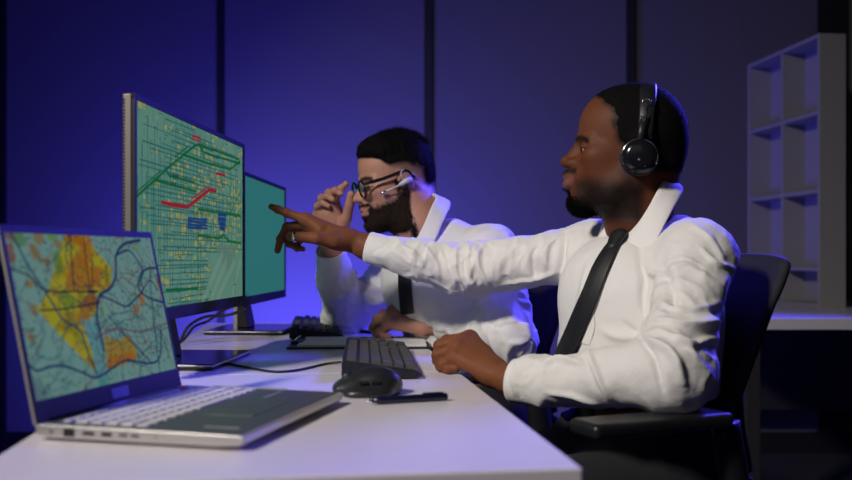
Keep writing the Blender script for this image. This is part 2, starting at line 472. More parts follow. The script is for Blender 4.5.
def map_city(p, pm):
    p.c[:] = L2((104, 158, 140))
    p.blend(p.nz(9, 1)*0.5+0.3, L2((140, 176, 150)), 0.5)
    W_, H_ = p.size
    rs = random.Random(5)
    # blocks of yellow, denser towards the middle right
    for _ in range(900):
        u = rs.random()*W_; v = rs.random()*H_
        g = math.exp(-((u-W_*0.62)/(W_*0.33))**2-((v-H_*0.55)/(H_*0.36))**2)
        if rs.random() < g+0.12 and not (u > W_*0.6 and v < H_*0.28):
            s = rs.uniform(.006, .016); p.rect(u, v, u+s, v+s*rs.uniform(.4, .8), L2((196, 186, 84)), 0.75)
    for k in range(44):
        u = W_*k/44+rs.uniform(-.003, .003); a = rs.random()*H_*0.4; b = H_*rs.uniform(.6, 1)
        if u > W_*0.62: a = max(a, H_*.33)
        p.line([(u, a), (u+rs.uniform(-.003, .003), b)], 0.0013, L2((30, 108, 104)), .9)
    for k in range(40):
        v = H_*k/40+rs.uniform(-.003, .003); a = rs.random()*W_*0.3; b = W_*rs.uniform(.45, 1)
        if v < H_*0.28: b = min(b, W_*.6)
        p.line([(a, v), (b, v+rs.uniform(-.003, .003))], 0.0013, L2((30, 108, 104)), .9)
    for _ in range(500):
        u = rs.random()*W_; v = rs.random()*H_
        if u > W_*.62 and v < H_*.3: continue
        l = rs.uniform(.006, .02)
        q = (u+l, v) if rs.random() < .5 else (u, v+l)
        p.line([(u, v), q], .0007, L2((34, 104, 100)), .85)
    Q = lambda pts: [pm(*q) for q in pts]
    p.poly(Q([(219, 243), (236, 246), (234, 262), (229, 272), (222, 262), (216, 250)]), L2((110, 148, 132)), .8)
    for a in ([(212, 296), (226, 262)], [(218, 297), (234, 262)], [(203, 300), (222, 255)], [(233, 292), (240, 262)]):
        p.line(Q(a), .012, L2((138, 176, 160)), .55, .004)
    G = L2((18, 112, 52))
    for l in ([(130, 200), (136, 196.6), (162, 173), (166, 169), (194.6, 145.5), (199, 144), (239, 159)],
              [(199, 144), (204, 152), (212, 155), (240, 163)], [(183, 154), (208, 163), (230, 169), (240, 161)],
              [(166, 169), (169, 175), (194.5, 182)], [(154, 179.5), (196, 191)],
              [(198, 209), (240.6, 216)], [(198, 209), (198, 288), (166, 289.5)],
              [(198, 235), (219, 238), (224, 234), (228, 240.6), (241, 243)]):
        p.line(Q(l), .0042, G, .95)
    for l in ([(199, 144), (206, 160)], [(136, 192), (160, 171)], [(175, 157), (188, 146)], [(154, 179), (153, 250)],
              [(230, 169), (230, 215)], [(240, 192), (230, 214), (228, 240)], [(150, 258), (158, 268), (157, 300)], [(198, 288), (198, 305)]):
        p.line(Q(l), .0022, G, .9)
    Rr = L2((176, 44, 50))
    p.line(Q([(162, 202), (187, 207), (210, 189), (216, 191)]), .0065, Rr)
    p.line(Q([(216, 191), (216, 173), (225, 175)]), .0032, Rr)
    p.line(Q([(217, 173), (225, 175)]), .005, Rr)
    p.line(Q([(192, 198), (209, 186)]), .0025, Rr, .9)
    p.line(Q([(192, 135.2), (200.5, 138)]), .004, Rr, .9); p.line(Q([(192, 138.4), (200.5, 141.2)]), .003, Rr, .9)
    Bl = L2((34, 74, 140))
    for k in range(4):
        p.line(Q([(188, 218+k*3.1), (207, 219.5+k*2.9)]), .0042, Bl, .95)
        p.line(Q([(218+k*.9, 214+k*4.6), (226-k*.6, 215+k*4.4)]), .0062, Bl, .95)
    p.poly(Q([(217, 216), (226, 217), (225, 232), (220, 230)]), Bl, .8)
    K = L2((30, 40, 46))
    # short lettering strokes and street numbers
    for (x, y, n) in ((173, 176, 4), (172, 184, 3), (212, 150, 4), (213, 158, 4), (214, 164, 4), (186, 178, 1), (192, 178, 1),
                      (199, 176, 1), (205, 176, 1), (169, 220, 3), (165, 249, 1), (185, 249, 1), (197, 249, 1), (221, 181, 3), (221, 185, 3), (200, 214, 6), (203, 239, 7)):
        for j in range(n):
            a = pm(x+j*1.6, y+j*.3); p.line([a, (a[0]+.0015, a[1]+.004)], .0016, K, .85); p.line([(a[0]-.001, a[1]+.002), (a[0]+.003, a[1]+.002)], .0009, K, .8)
    c = pm(235, 284); p.line([(c[0]-.011, c[1]), (c[0]+.011, c[1])], .001, K, .8); p.line([(c[0], c[1]-.022), (c[0], c[1]+.022)], .001, K, .8)
    p.c *= 0.52

def map_plain(p, pm):
    p.c[:] = L2((66, 148, 146)); p.blend(p.nz(3, 4)*0.5+0.2, L2((58, 138, 132)), .4)
    p.rect(0.012, 0.004, 0.05, 0.010, L2((40, 90, 100)), .8)
    p.c *= 0.46

def map_topo(p, pm):
    Q = lambda pts: [pm(*q) for q in pts]
    p.c[:] = L2((126, 172, 166))
    p.blend(p.nz(60, 2)*0.8, L2((96, 150, 150)), .5); p.blend(p.nz(25, 8)*0.7-.1, L2((150, 184, 170)), .5)
    p.blend(p.nz(35, 12)*1.2-.55, L2((160, 130, 130)), .35)
    Y = L2((186, 178, 6)); O = L2((182, 112, 18)); R_ = L2((150, 78, 36))
    p.poly(Q([(20, 366), (46, 392), (50, 410), (28, 410)]), L2((106, 136, 146)), .8)
    p.poly(Q([(20, 362), (44, 384), (46, 420), (28, 420)]), L2((106, 136, 146)), .7)
    nzb = p.nz(160, 41)
    for (x, y, r) in ((10, 233, .012), (38, 236, .012), (35, 252, .012), (46, 262, .008), (30, 282, .007), (10, 252, .010), (33, 308, .008), (32, 337, .007), (60, 245, .008)):
        u, v = pm(x, y); d = np.hypot(p.u-u, p.v-v)+p.nz(90, 5)*.005
        d = d+nzb*.004; p.blend((r-d)/.003, L2((150, 116, 40)) if x != 10 else R_, .75)
    big = [(66, 231), (84, 234), (97, 252), (112, 268), (111, 285), (97, 295), (98, 312), (84, 322), (92, 350), (97, 373), (60, 335), (37, 309), (48, 290), (52, 277), (60, 250)]
    p.poly(Q(big), Y, .95)
    bg = np.zeros(p.u.shape)+(np.abs(p.c-np.array(Y)).sum(-1) < .15); p.blend(bg*np.clip(p.nz(80, 31)*1.6-.1, 0, 1), L2((132, 124, 22)), .8); p.blend(bg*np.clip(p.nz(150, 33)*1.8-.5, 0, 1), L2((176, 120, 20)), .8)
    p.poly(Q([(104, 336), (108, 371), (120, 366), (137, 359), (136, 346), (128, 334), (120, 340)]), L2((170, 142, 44)), .95)
    nz1 = p.nz(70, 3); nz2 = p.nz(110, 6)
    def blob(x, y, rx, ry, col, a=.8):
        u, v = pm(x, y); d = np.hypot((p.u-u)/rx, (p.v-v)/ry)+nz1*.35+nz2*.3
        p.blend((1-d)*3, col, a)
    for q in ((72, 238, .03, .012, O), (84, 252, .026, .02, O), (78, 275, .035, .03, O), (98, 275, .018, .02, O), (90, 300, .03, .014, R_), (84, 318, .014, .012, O),
              (70, 300, .02, .012, L2((120, 150, 40))), (58, 262, .012, .02, L2((110, 140, 60))), (142, 300, .008, .014, O), (137, 308, .008, .008, O), (160, 285, .007, .02, R_), (112, 362, .014, .01, O), (128, 357, .018, .008, O),
              (103, 312, .006, .010, L2((110, 170, 50))), (135, 248, .008, .006, L2((120, 170, 60))), (52, 236, .01, .008, L2((110, 160, 60))), (20, 240, .012, .01, L2((90, 140, 80)))):
        blob(*q)
    p.poly(Q([(80, 318), (96, 322), (104, 350), (108, 375), (98, 378), (92, 350)]), L2((96, 166, 176)), .75)
    blob(103, 382, .012, .012, L2((70, 150, 150)))
    rs = random.Random(9); W_, H_ = p.size
    for _ in range(130):
        u, v = rs.random()*W_, rs.random()*H_; a = rs.random()*6.28; pts = [(u, v)]
        for k in range(rs.randint(6, 16)):
            a += rs.uniform(-.55, .55); u += math.cos(a)*.007; v += math.sin(a)*.007; pts.append((u, v))
        p.line(pts, rs.choice((.0005, .0007, .0010)), rs.choice((L2((70, 84, 112)), L2((36, 66, 98)), L2((136, 78, 88)), L2((40, 92, 96)), L2((70, 110, 90)))), .75, .0006)
    for _ in range(420):
        u, v = rs.random()*W_, rs.random()*H_
        p.line([(u, v), (u+rs.uniform(-.003, .004), v+rs.uniform(-.001, .001))], .0013, L2((50, 72, 84)), .7)
    D = L2((28, 56, 108)); Dk = L2((36, 44, 60))
    for l, wd, cc in (([(5, 222), (15, 240), (30, 268), (45, 290), (62, 318), (80, 330), (88, 352), (97, 374)], .0022, D),
                  ([(140, 240), (124, 244), (116, 256), (116, 275), (110, 288), (100, 295), (97, 312), (100, 330), (104, 350)], .0036, D),
                  ([(116, 255), (128, 250), (136, 258), (143, 270), (141, 282), (143, 290), (134, 300), (126, 306), (112, 300), (100, 295)], .0022, D),
                  ([(160, 268), (150, 268), (142, 272), (139, 280), (140, 290), (150, 298), (166, 303)], .0026, D),
                  ([(10, 268), (30, 276), (45, 290), (75, 291), (96, 292)], .0016, Dk), ([(24, 358), (36, 370), (52, 366), (66, 366), (82, 372), (97, 377), (115, 366), (127, 360), (150, 363), (160, 356), (161, 330)], .0024, D),
                  ([(40, 310), (60, 309), (80, 306), (100, 302)], .0015, Dk), ([(70, 235), (72, 260), (74, 290)], .0012, Dk), ([(84, 236), (86, 260), (90, 290)], .0012, Dk),
                  ([(92, 262), (93, 290)], .0012, Dk), ([(88, 291), (98, 291)], .0022, Dk),
                  ([(108, 315), (125, 335), (140, 350), (152, 363)], .0016, D), ([(100, 335), (118, 328), (140, 331), (170, 322)], .0012, L2((110, 80, 110))),
                  ([(150, 270), (152, 300), (156, 340), (160, 372)], .0012, D), ([(143, 290), (150, 280), (158, 290)], .0016, D)):
        p.line(smooth2(Q(l)), wd, cc, .9)
    p.c *= 0.46

def smooth2(pts):
    return [(v.x, v.y) for v in smoothpath([(a, b, 0) for a, b in pts], 5)]

monitor('large monitor showing a street map with green and red routes', (-0.456, 1.40), (-0.414, 2.04), 0.833, 0.364, map_city, 420, nw=.55)
monitor('smaller monitor with a plain teal screen, behind the street-map monitor', (-0.445, 2.19), (-0.425, 2.71), 0.823, 0.328, map_plain, 60)

#==LAPTOP==
la = math.atan2(-0.237, 0.9715)
lap = thing('laptop', 'open silver laptop showing a yellow and teal terrain map, on the near desk', 'laptop', (-0.428, 0.986, DESK), (0, 0, la))
LD, LW = 0.248, 0.315           # local x: hinge -> front, local y: near -> far
def yb(y): return y
bm = bmesh.new()
sec = [(0.0, 0.0045, 0.0175), (0.02, 0.0022, 0.018), (LD-0.03, 0.0022, 0.0165), (LD-0.006, 0.004, 0.0160), (LD, 0.008, 0.0145)]
rings = []
for (x, z0, z1) in sec:
    rings.append([bm.verts.new((x, y, z)) for y, z in ((0, z0+.002), (0, z1), (LW, z1), (LW, z0+.002), (LW-.006, z0), (.006, z0))])
for a, b in zip(rings, rings[1:]):
    for k in range(6): bm.faces.new((a[k], a[(k+1) % 6], b[(k+1) % 6], b[k]))
bm.faces.new(rings[0][::-1]); bm.faces.new(rings[-1]); bmesh.ops.recalc_face_normals(bm, faces=bm.faces)
bm_obj('base', bm, 'silver', lap, True, 0.0015)
for x in (0.02, LD-0.03):
    for y in (0.03, LW-0.03):
        bm = bmesh.new(); lathe(bm, [(0, 0), (.006, 0), (.007, .0025), (0, .0025)], (x, y, 0), (0, 0, 1), 12); bm_obj('rubber_foot', bm, 'rubber', lap)
bm = bmesh.new()     # the deck: three strips around the key well
def deckz(x): return 0.0181-0.0017*max(0, (x-.02))/(LD-.05)
ga = [(0.012, LD-0.004)]
vs = [bm.verts.new(p) for p in ((.012, .004, deckz(.012)), (LD-.007, .004, deckz(LD-.03)), (LD-.007, LW-.004, deckz(LD-.03)), (.012, LW-.004, deckz(.012)))]
bm.faces.new(vs)
bm_obj('palm_rest', bm, 'deck', lap, False, solid=0.0006)
rows = [(0.030, .0075, 16), (0.045, .0145, 15), (0.0635, .0145, 15), (0.082, .0145, 14), (0.1005, .0145, 13), (0.119, .0145, 11)]
kme = {}
for ri, (x, dx, n) in enumerate(rows):
    span = LW-0.03; ws = [1.0]*n
    if ri == 1: ws[0] = .8; ws[-1] = 1.5
    if ri == 2: ws[0] = 1.4
    if ri == 3: ws[0] = 1.7; ws[-1] = 1.9
    if ri == 4: ws[0] = 2.1; ws[-1] = 2.2
    if ri == 5: ws[4] = 4.6
    ws = [w*span/sum(ws) for w in ws]; y = LW-0.015
    for k, w_ in enumerate(ws):
        key = (round(dx, 4), round(w_, 4))
        if key not in kme:
            b_ = bmesh.new(); r = box(b_, (0, 0, 0), (dx, w_-.0035, .0016))
            for v in b_.verts:
                if v.co.z > 0: v.co.x *= .93; v.co.y *= .95
            me = bpy.data.meshes.new('key'); b_.to_mesh(me); b_.free(); me.materials.append(M['key']); kme[key] = me
        y -= w_
        red = (ri == 0 and k == n-15)
        me = kme[key]
        if red: me = kme[key].copy(); me.materials.clear(); me.materials.append(M['redkey'])
        o = bpy.data.objects.new('key', me); C.objects.link(o); o.parent = lap
        o.location = (x+dx/2-.007, y+w_/2, deckz(x)+.0013)
        if red: o.location = (x+dx/2-.007, LW-0.015-0.028, deckz(x)+.0016); o['label'] = 'red key'
# touchpad with bright edge lines, small details
boxo('touchpad', (0.178, LW*0.5, deckz(.178)+.0004), (0.062, 0.105, .0008), 'deck', lap, 0.0003)
boxo('trim_line', (0.205, 0.035, deckz(.2)+.0006), (0.042, 0.003, .0008), 'silver', lap)
boxo('trim_line', (0.165, LW-0.05, deckz(.17)+.0006), (0.003, 0.055, .0008), 'silver', lap)
boxo('far_edge_trim', (0.11, LW-0.003, deckz(.1)+.0008), (0.11, 0.0035, .0012), 'silver', lap)
for (x, w_, h_) in ((.020, .003, .003), (.042, .013, .0085), (.066, .014, .0035), (.088, .012, .0042), (.108, .010, .0022), (.122, .009, .0022), (.147, .002, .0015)):
    boxo('port', (x, -0.0002, .0108), (w_, .0016, h_), 'port', lap, 0.0004)
# lid
tilt = math.radians(12.5); LH = 0.226
ln = Vector((math.cos(tilt), 0, math.sin(tilt))); lu = Vector((-math.sin(tilt), 0, math.cos(tilt)))
lo = Vector((0.002, 0, 0.0165)); RL = Matrix((ln, Vector((0, 1, 0)), lu)).transposed()
boxo('lid', lo+ln*-0.003+lu*(LH/2)+Vector((0, LW/2, 0)), (0.0045, LW, LH), 'silver', lap, 0.0018, RL)
bm = bmesh.new(); x = ln*0.0001
for (y0, y1, z0, z1) in ((0, LW, LH-.009, LH), (0, LW, 0, .026), (0, .0055, 0.026, LH-.009), (LW-.0055, LW, .026, LH-.009)):
    box(bm, lo+x+lu*((z0+z1)/2)+Vector((0, (y0+y1)/2, 0)), (0.0022, y1-y0-.0006, z1-z0), RL)
bm_obj('screen_bezel', bm, 'bezel', lap, False)
boxo('maker_plate', lo+ln*0.0014+lu*0.013+Vector((0, LW*.52, 0)), (0.0006, 0.036, 0.013), 'sticker', lap, 0, RL)
bm = bmesh.new(); sweep(bm, [(0.004, .02, .0165), (0.004, LW-.02, .0165)], .0045, 10); bm_obj('hinge', bm, 'black', lap)
sw, sh = LW-.011, LH-.035
ML = Matrix.Translation((-0.428, 0.986, DESK)) @ Matrix.Rotation(la, 4, 'Z')
oL = lo+ln*0.0007+lu*0.026+Vector((0, .0055, 0))
oW = ML @ oL; euW = ML.to_3x3() @ Vector((0, 1, 0)); evW = ML.to_3x3() @ lu
pic = Pic(440, int(440*sh/sw), (sw, sh), (0, 0, 0)); map_topo(pic, planemap(oW, euW, evW))
pic.build('display', oL, (0, 1, 0), lu, 'screen', lap)

#==SMALL==
def keyboard(label, loc, rz):
    t = thing('keyboard', label, 'keyboard', loc, (0, 0, rz), 'black computer keyboards')
    # local: y = long axis (left end of the typist is -y), x = towards typist
    bm = bmesh.new(); prof = [(-0.066, .004), (-0.066, .030), (-0.058, .031), (0.060, .014), (0.066, .008), (0.066, .004), (.05, .002), (-.05, .004)]
    A = [bm.verts.new((x, -.222, z)) for x, z in prof]; B = [bm.verts.new((x, .222, z)) for x, z in prof]
    n = len(prof)
    for k in range(n): bm.faces.new((A[k], A[(k+1) % n], B[(k+1) % n], B[k]))
    bm.faces.new(A[::-1]); bm.faces.new(B); bmesh.ops.recalc_face_normals(bm, faces=bm.faces)
    bm_obj('body', bm, 'black', t, True, .002)
    for sy in (-1, 1):
        for xx, hh in ((-.055, .004), (.04, .002)):
            boxo('rubber_foot', (xx, sy*.19, hh/2+.0002), (.012, .03, hh), 'rubber', t)
    cache = {}; cnt = [0]; rest = bmesh.new()
    sl = math.atan2(-(0.031-0.014), 0.118); R = Matrix.Rotation(-sl, 3, 'Y')
    def key(x, y, w, d=.0165):
        z = .031+(x+.058)*(-.017/.118)+.003
        cnt[0] += 1
        if cnt[0] > 97:
            box(rest, (x, y, z), (d, w, .008), R); return
        k = (round(w, 4), d)
        if k not in cache:
            b = bmesh.new(); box(b, (0, 0, 0), (d, w, .0065))
            for v in b.verts:
                if v.co.z > 0: v.co.x *= .86; v.co.y = math.copysign(abs(v.co.y)-.0024, v.co.y)
            b.transform(R.to_4x4()); me = bpy.data.meshes.new('key'); b.to_mesh(me); b.free(); me.materials.append(M['bkey']); cache[k] = me
        o = bpy.data.objects.new('key', cache[k]); C.objects.link(o); o.parent = t; o.location = (x, y, z)
    X = [-.050, -.0285, -.0095, .0095, .0285, .0475]
    lay = [[1]*13, [1]*13+[2], [1.5]+[1]*12+[1.5], [1.75]+[1]*11+[2.25], [2.25]+[1]*10+[2.75], [1.25]*3+[6.25]+[1.25]*4]
    for xr, row in zip(X, lay):
        u = .2845/15; y = -.213
        gap = 0
        for i, w in enumerate(row):
            if xr == X[0] and i in (1, 5, 9): y += u*.66
            key(xr, y+w*u/2, w*u-.0032); y += w*u
    for xr in X[:3]:
        for k in range(3): key(xr, .083+k*.019+.0095, .0158)
    key(X[4], .083+.0285, .0174)
    for k in range(3): key(X[5], .083+k*.019+.0095, .0174)
    for xr in X[1:]:
        for k in range(4): key(xr, .144+k*.018+.009-.002, .0150)
    o = bm_obj('key', rest, 'bkey', t, False); o['kind'] = 'stuff'
    return t
kang = math.atan2(0.126, 0.992)
keyboard('black keyboard beside the mouse, next to the brown hand on the desk', W(381, 367, 1.70)*[1, 1, 0]+[-0.003, 0, DESK], kang*0.55)
keyboard('black keyboard on the far desk, under the bent elbow of the man in glasses', (-0.292, 2.415, DESK), kang*0.9)

# mouse
def mouse():
    t = thing('computer_mouse', 'black sculpted cordless mouse between the laptop and the keyboard', 'mouse', (0, 0, 0))
    c = W(369, 384, 1.325); o = np.array([c[0], c[1], DESK]); a = math.radians(10)
    A = np.array([[math.cos(a), math.sin(a), 0], [-math.sin(a), math.cos(a), 0], [0, 0, 1]])
    def p(x, y, z): return o+A[0]*x+A[1]*y+np.array([0, 0, z])
    v = Vol(o-[.075, .06, .005], o+[.075, .06, .06], .0014)
    v.ell(p(.010, 0, .012), (.040, .033, .029), A, .008)
    v.ell(p(-.022, .002, .008), (.030, .029, .018), A, .016)
    v.cap(p(-.025, .016, .010), p(-.044, .014, .007), .010, .006, .012)
    v.cap(p(-.025, -.012, .010), p(-.046, -.012, .007), .011, .006, .012)
    v.ell(p(-.004, -.031, .004), (.034, .014, .010), A, .012)   # thumb rest
    v.ell(p(-.004, -.052, .026), (.040, .020, .014), A, .006, 's')
    v.cap(p(-.055, .0015, .026), p(-.008, .0015, .036), .0025, .0025, .002, 's')
    v.cut(o+[0, 0, .001], (0, 0, -1), .1)
    V, F = v.mesh(); V = smooth_v(V, F, 1); V -= 0
    np_obj('shell', V, F, 'mouse', t)
    bm = bmesh.new(); cc = p(-.030, .0015, .022); lathe(bm, [(0, -.004), (.009, -.004), (.0105, -.002), (.0105, .002), (.009, .004), (0, .004)], cc, A[1], 24); bm_obj('scroll_wheel', bm, 'black', t)
    for dx in (-.012, .006):
        bm = bmesh.new(); box(bm, p(dx, -.0335, .0215), (.013, .004, .004), Matrix(A.tolist()).transposed()); bm_obj('side_button', bm, 'black', t, True, .001)
    return t
mouse()

def pen(name, label, cat, a, b, r, m, metaltip=True):
    t = thing(name, label, cat, (0, 0, 0)); a = Vector(a); b = Vector(b); L = (b-a).length; d = (b-a).normalized()
    bm = bmesh.new(); lathe(bm, [(0, L), (r*.8, L), (r, L-.002), (r, L*.16), (r*.95, L*.15), (r*.45, L*.05), (r*.42, L*.05)], a, d, 20); bm_obj('barrel', bm, m, t)
    bm = bmesh.new(); lathe(bm, [(r*.46, L*.052), (r*.3, L*.02), (0, 0)], a, d, 16); bm_obj('tip', bm, 'chrome', t)
    bm = bmesh.new(); box(bm, a+d*(L*.82)+Vector((0, 0, r*1.15)), (L*.26, r*.5, r*.3), frame(d)[0].to_track_quat('X', 'Z').to_matrix()); bm_obj('pocket_clip', bm, 'blue' if m == 'blue' else 'black', t, True, .0004)
    return t
pa = W(367, 401.5, 1.222); pb = W(447, 396, 1.262)
pen('stylus_pen', 'dark blue stylus lying on the near desk in front of the mouse', 'pen', (pa[0], pa[1], DESK+.0058), (pb[0], pb[1], DESK+.0058), .0055, 'blue')
pa = W(377, 333, 2.36); pb = W(350, 331, 2.42)
pen('ballpoint_pen', 'slim black pen on the far desk by the pale hand', 'pen', (pa[0], pa[1], DESK+.0048), (pb[0], pb[1], DESK+.0048), .0045, 'black')

# clipboard with paper
cl = thing('clipboard', 'black clipboard lying on the far desk, metal clip at its left end', 'clipboard', (-0.152, 2.085, DESK), (0, 0, 0.03))
boxo('board', (0, 0, .0024), (.315, .225, .0035), 'black', cl, .001)
bm = bmesh.new(); box(bm, (-.142, 0, .008), (.026, .09, .006)); bm_obj('clip', bm, 'black', cl, True, .002)
bm = bmesh.new(); sweep(bm, smoothpath([(-.150, -.03, .012), (-.142, -.012, .018), (-.138, 0, .02), (-.142, .012, .018), (-.150, .03, .012)]), .0016, 8); bm_obj('clip_lever', bm, 'chrome', cl)
pp = boxo('paper_sheet', (-0.145, 2.085, DESK+.0068), (.285, .205, .0045), 'paper', None, .0003, Matrix.Rotation(.035, 3, 'Z'))
tag(pp, 'white sheets of paper held on the black clipboard', 'paper')

def cable(label, pts, r=.0022, n=10):
    P = smoothpath(pts, n); bm = bmesh.new(); sweep(bm, P, r, 8)
    return tag(bm_obj('cable', bm, 'rubber'), label, 'cable')
zc = DESK+.0025
def D(px, py, z=zc):
    d = (CAMZ-z)*FPX/(py-HOR); return W(px, py, d)
cable('thin black keyboard cable curving across the desk to behind the laptop', [D(341, 362, DESK+.006), D(325, 364), D(303, 369), D(285, 371.5), D(268, 371), D(240, 366), D(215, 361), D(190, 358), D(168, 356)])
cable('upper black cable hanging behind the street-map monitor', [W(246, 309, 2.1), W(228, 315, 2.12), W(205, 317, 2.1), W(188, 327, 2.05), D(178, 345, zc+.002), D(165, 352, zc+.002)], .0035)
cable('lower black cable looping down behind the street-map monitor', [W(245, 303, 2.14), W(226, 309, 2.16), W(208, 321, 2.2), W(194, 327, 2.15), D(182, 341, zc+.002), D(168, 343, zc+.002)], .0035)

# side table and shelf unit at the back right
stb = thing('side_table', 'white table against the back wall at the right, carrying the shelf unit', 'table', (1.95, 3.6, 0))
boxo('tabletop', (0, 0, .72), (1.8, 1.2, .04), 'tablew', stb, .003)
for sx in (-1, 1):
    for sy in (-1, 1): boxo('leg', (sx*.85, sy*.55, .35), (.05, .05, .70), 'cabinet', stb, .003)
boxo('modesty_panel', (0, .5, .45), (1.65, .02, .4), 'cabinet', stb)
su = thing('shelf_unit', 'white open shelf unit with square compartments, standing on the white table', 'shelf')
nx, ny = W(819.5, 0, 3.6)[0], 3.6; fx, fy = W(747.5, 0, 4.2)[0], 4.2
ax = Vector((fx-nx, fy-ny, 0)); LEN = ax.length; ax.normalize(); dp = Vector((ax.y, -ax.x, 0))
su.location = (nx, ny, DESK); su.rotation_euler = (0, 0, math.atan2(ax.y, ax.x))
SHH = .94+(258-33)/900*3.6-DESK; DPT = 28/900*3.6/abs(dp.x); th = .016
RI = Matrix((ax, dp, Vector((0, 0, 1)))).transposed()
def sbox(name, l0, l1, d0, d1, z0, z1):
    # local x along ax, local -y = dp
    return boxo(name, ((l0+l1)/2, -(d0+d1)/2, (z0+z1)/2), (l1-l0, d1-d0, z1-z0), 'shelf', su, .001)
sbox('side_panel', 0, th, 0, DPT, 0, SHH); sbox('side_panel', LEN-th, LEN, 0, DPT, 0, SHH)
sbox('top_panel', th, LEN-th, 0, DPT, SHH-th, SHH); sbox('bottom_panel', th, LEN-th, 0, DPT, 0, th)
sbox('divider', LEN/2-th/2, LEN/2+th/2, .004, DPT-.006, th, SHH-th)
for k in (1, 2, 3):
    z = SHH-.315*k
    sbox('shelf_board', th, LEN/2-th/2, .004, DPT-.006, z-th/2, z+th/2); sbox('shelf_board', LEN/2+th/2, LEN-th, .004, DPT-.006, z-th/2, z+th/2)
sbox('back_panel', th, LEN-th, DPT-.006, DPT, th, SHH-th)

#==CHAIR==
def chair(label, loc, rz):
    # local: +x forward (where the sitter looks), z up
    t = thing('office_chair', label, 'chair', loc, (0, 0, rz), 'black office chairs')
    bm = bmesh.new(); n, m_ = 13, 11; G = []
    for i in range(n):
        s = i/(n-1); row = []
        z = .62+s*.33; hw = .150+.045*s
        for j in range(m_):
            u = j/(m_-1)*2-1
            x = -.105-.115*s+.04*abs(u)**2.2
            row.append(bm.verts.new((x, u*hw, z-(.012*abs(u)**4 if s > .8 else 0))))
        G.append(row)
    for i in range(n-1):
        for j in range(m_-1): bm.faces.new((G[i][j], G[i][j+1], G[i+1][j+1], G[i+1][j]))
    bm_obj('backrest', bm, 'mesh', t, True, 0, 2, 1, solid=.022)
    v = Vol((-.32, -.3, .36), (.32, .3, .56), .008)
    v.ell((.02, 0, .455), (.25, .24, .045), None, .02); v.cap((-.15, -.15, .45), (-.15, .15, .45), .035, .035, .04)
    v.cap((.18, -.14, .445), (.18, .14, .445), .035, .035, .04)
    V, F = v.mesh(); np_obj('seat', smooth_v(V, F, 2), F, 'mesh', t)
    bm = bmesh.new(); sweep(bm, smoothpath([(-.02, 0, .40), (-.2, 0, .41), (-.255, 0, .5), (-.235, 0, .62), (-.225, 0, .75)]), .022, 12, .6); bm_obj('back_support', bm, 'black', t)
    for s in (-1, 1):
        bm = bmesh.new(); sweep(bm, smoothpath([(.03, s*.18, .41), (.03, s*.27, .42), (.02, s*.285, .52), (.05, s*.285, .688)]), .018, 10, 1.4); bm_obj('armrest_post', bm, 'black', t)
        bm = bmesh.new(); box(bm, (.185, s*.285, .699), (.25, .07, .024)); bm_obj('armrest_pad', bm, 'black', t, True, .010, 3)
    bm = bmesh.new(); lathe(bm, [(0, .06), (.03, .06), (.03, .22), (.018, .22), (.018, .41), (0, .41)], (0, 0, 0), (0, 0, 1), 20); bm_obj('gas_column', bm, 'black', t)
    boxo('seat_plate', (0, 0, .40), (.22, .18, .02), 'black', t, .003)
    for k in range(5):
        a = 2*PI*k/5+.3; e = Vector((math.cos(a), math.sin(a), 0))
        bm = bmesh.new(); sweep(bm, [e*.02+Vector((0, 0, .10)), e*.16+Vector((0, 0, .095)), e*.29+Vector((0, 0, .07))], [.028, .022, .016], 10, .8); bm_obj('base_arm', bm, 'black', t)
        bm = bmesh.new(); lathe(bm, [(0, -.022), (.026, -.022), (.03, -.016), (.03, .016), (.026, .022), (0, .022)], e*.29+Vector((0, 0, .03)), e.cross(Vector((0, 0, 1))), 18); bm_obj('caster', bm, 'black', t)
    return t
#==PEOPLE==
def xf(V, c, R, s): return (V*s) @ np.array(R).T + np.array(c)

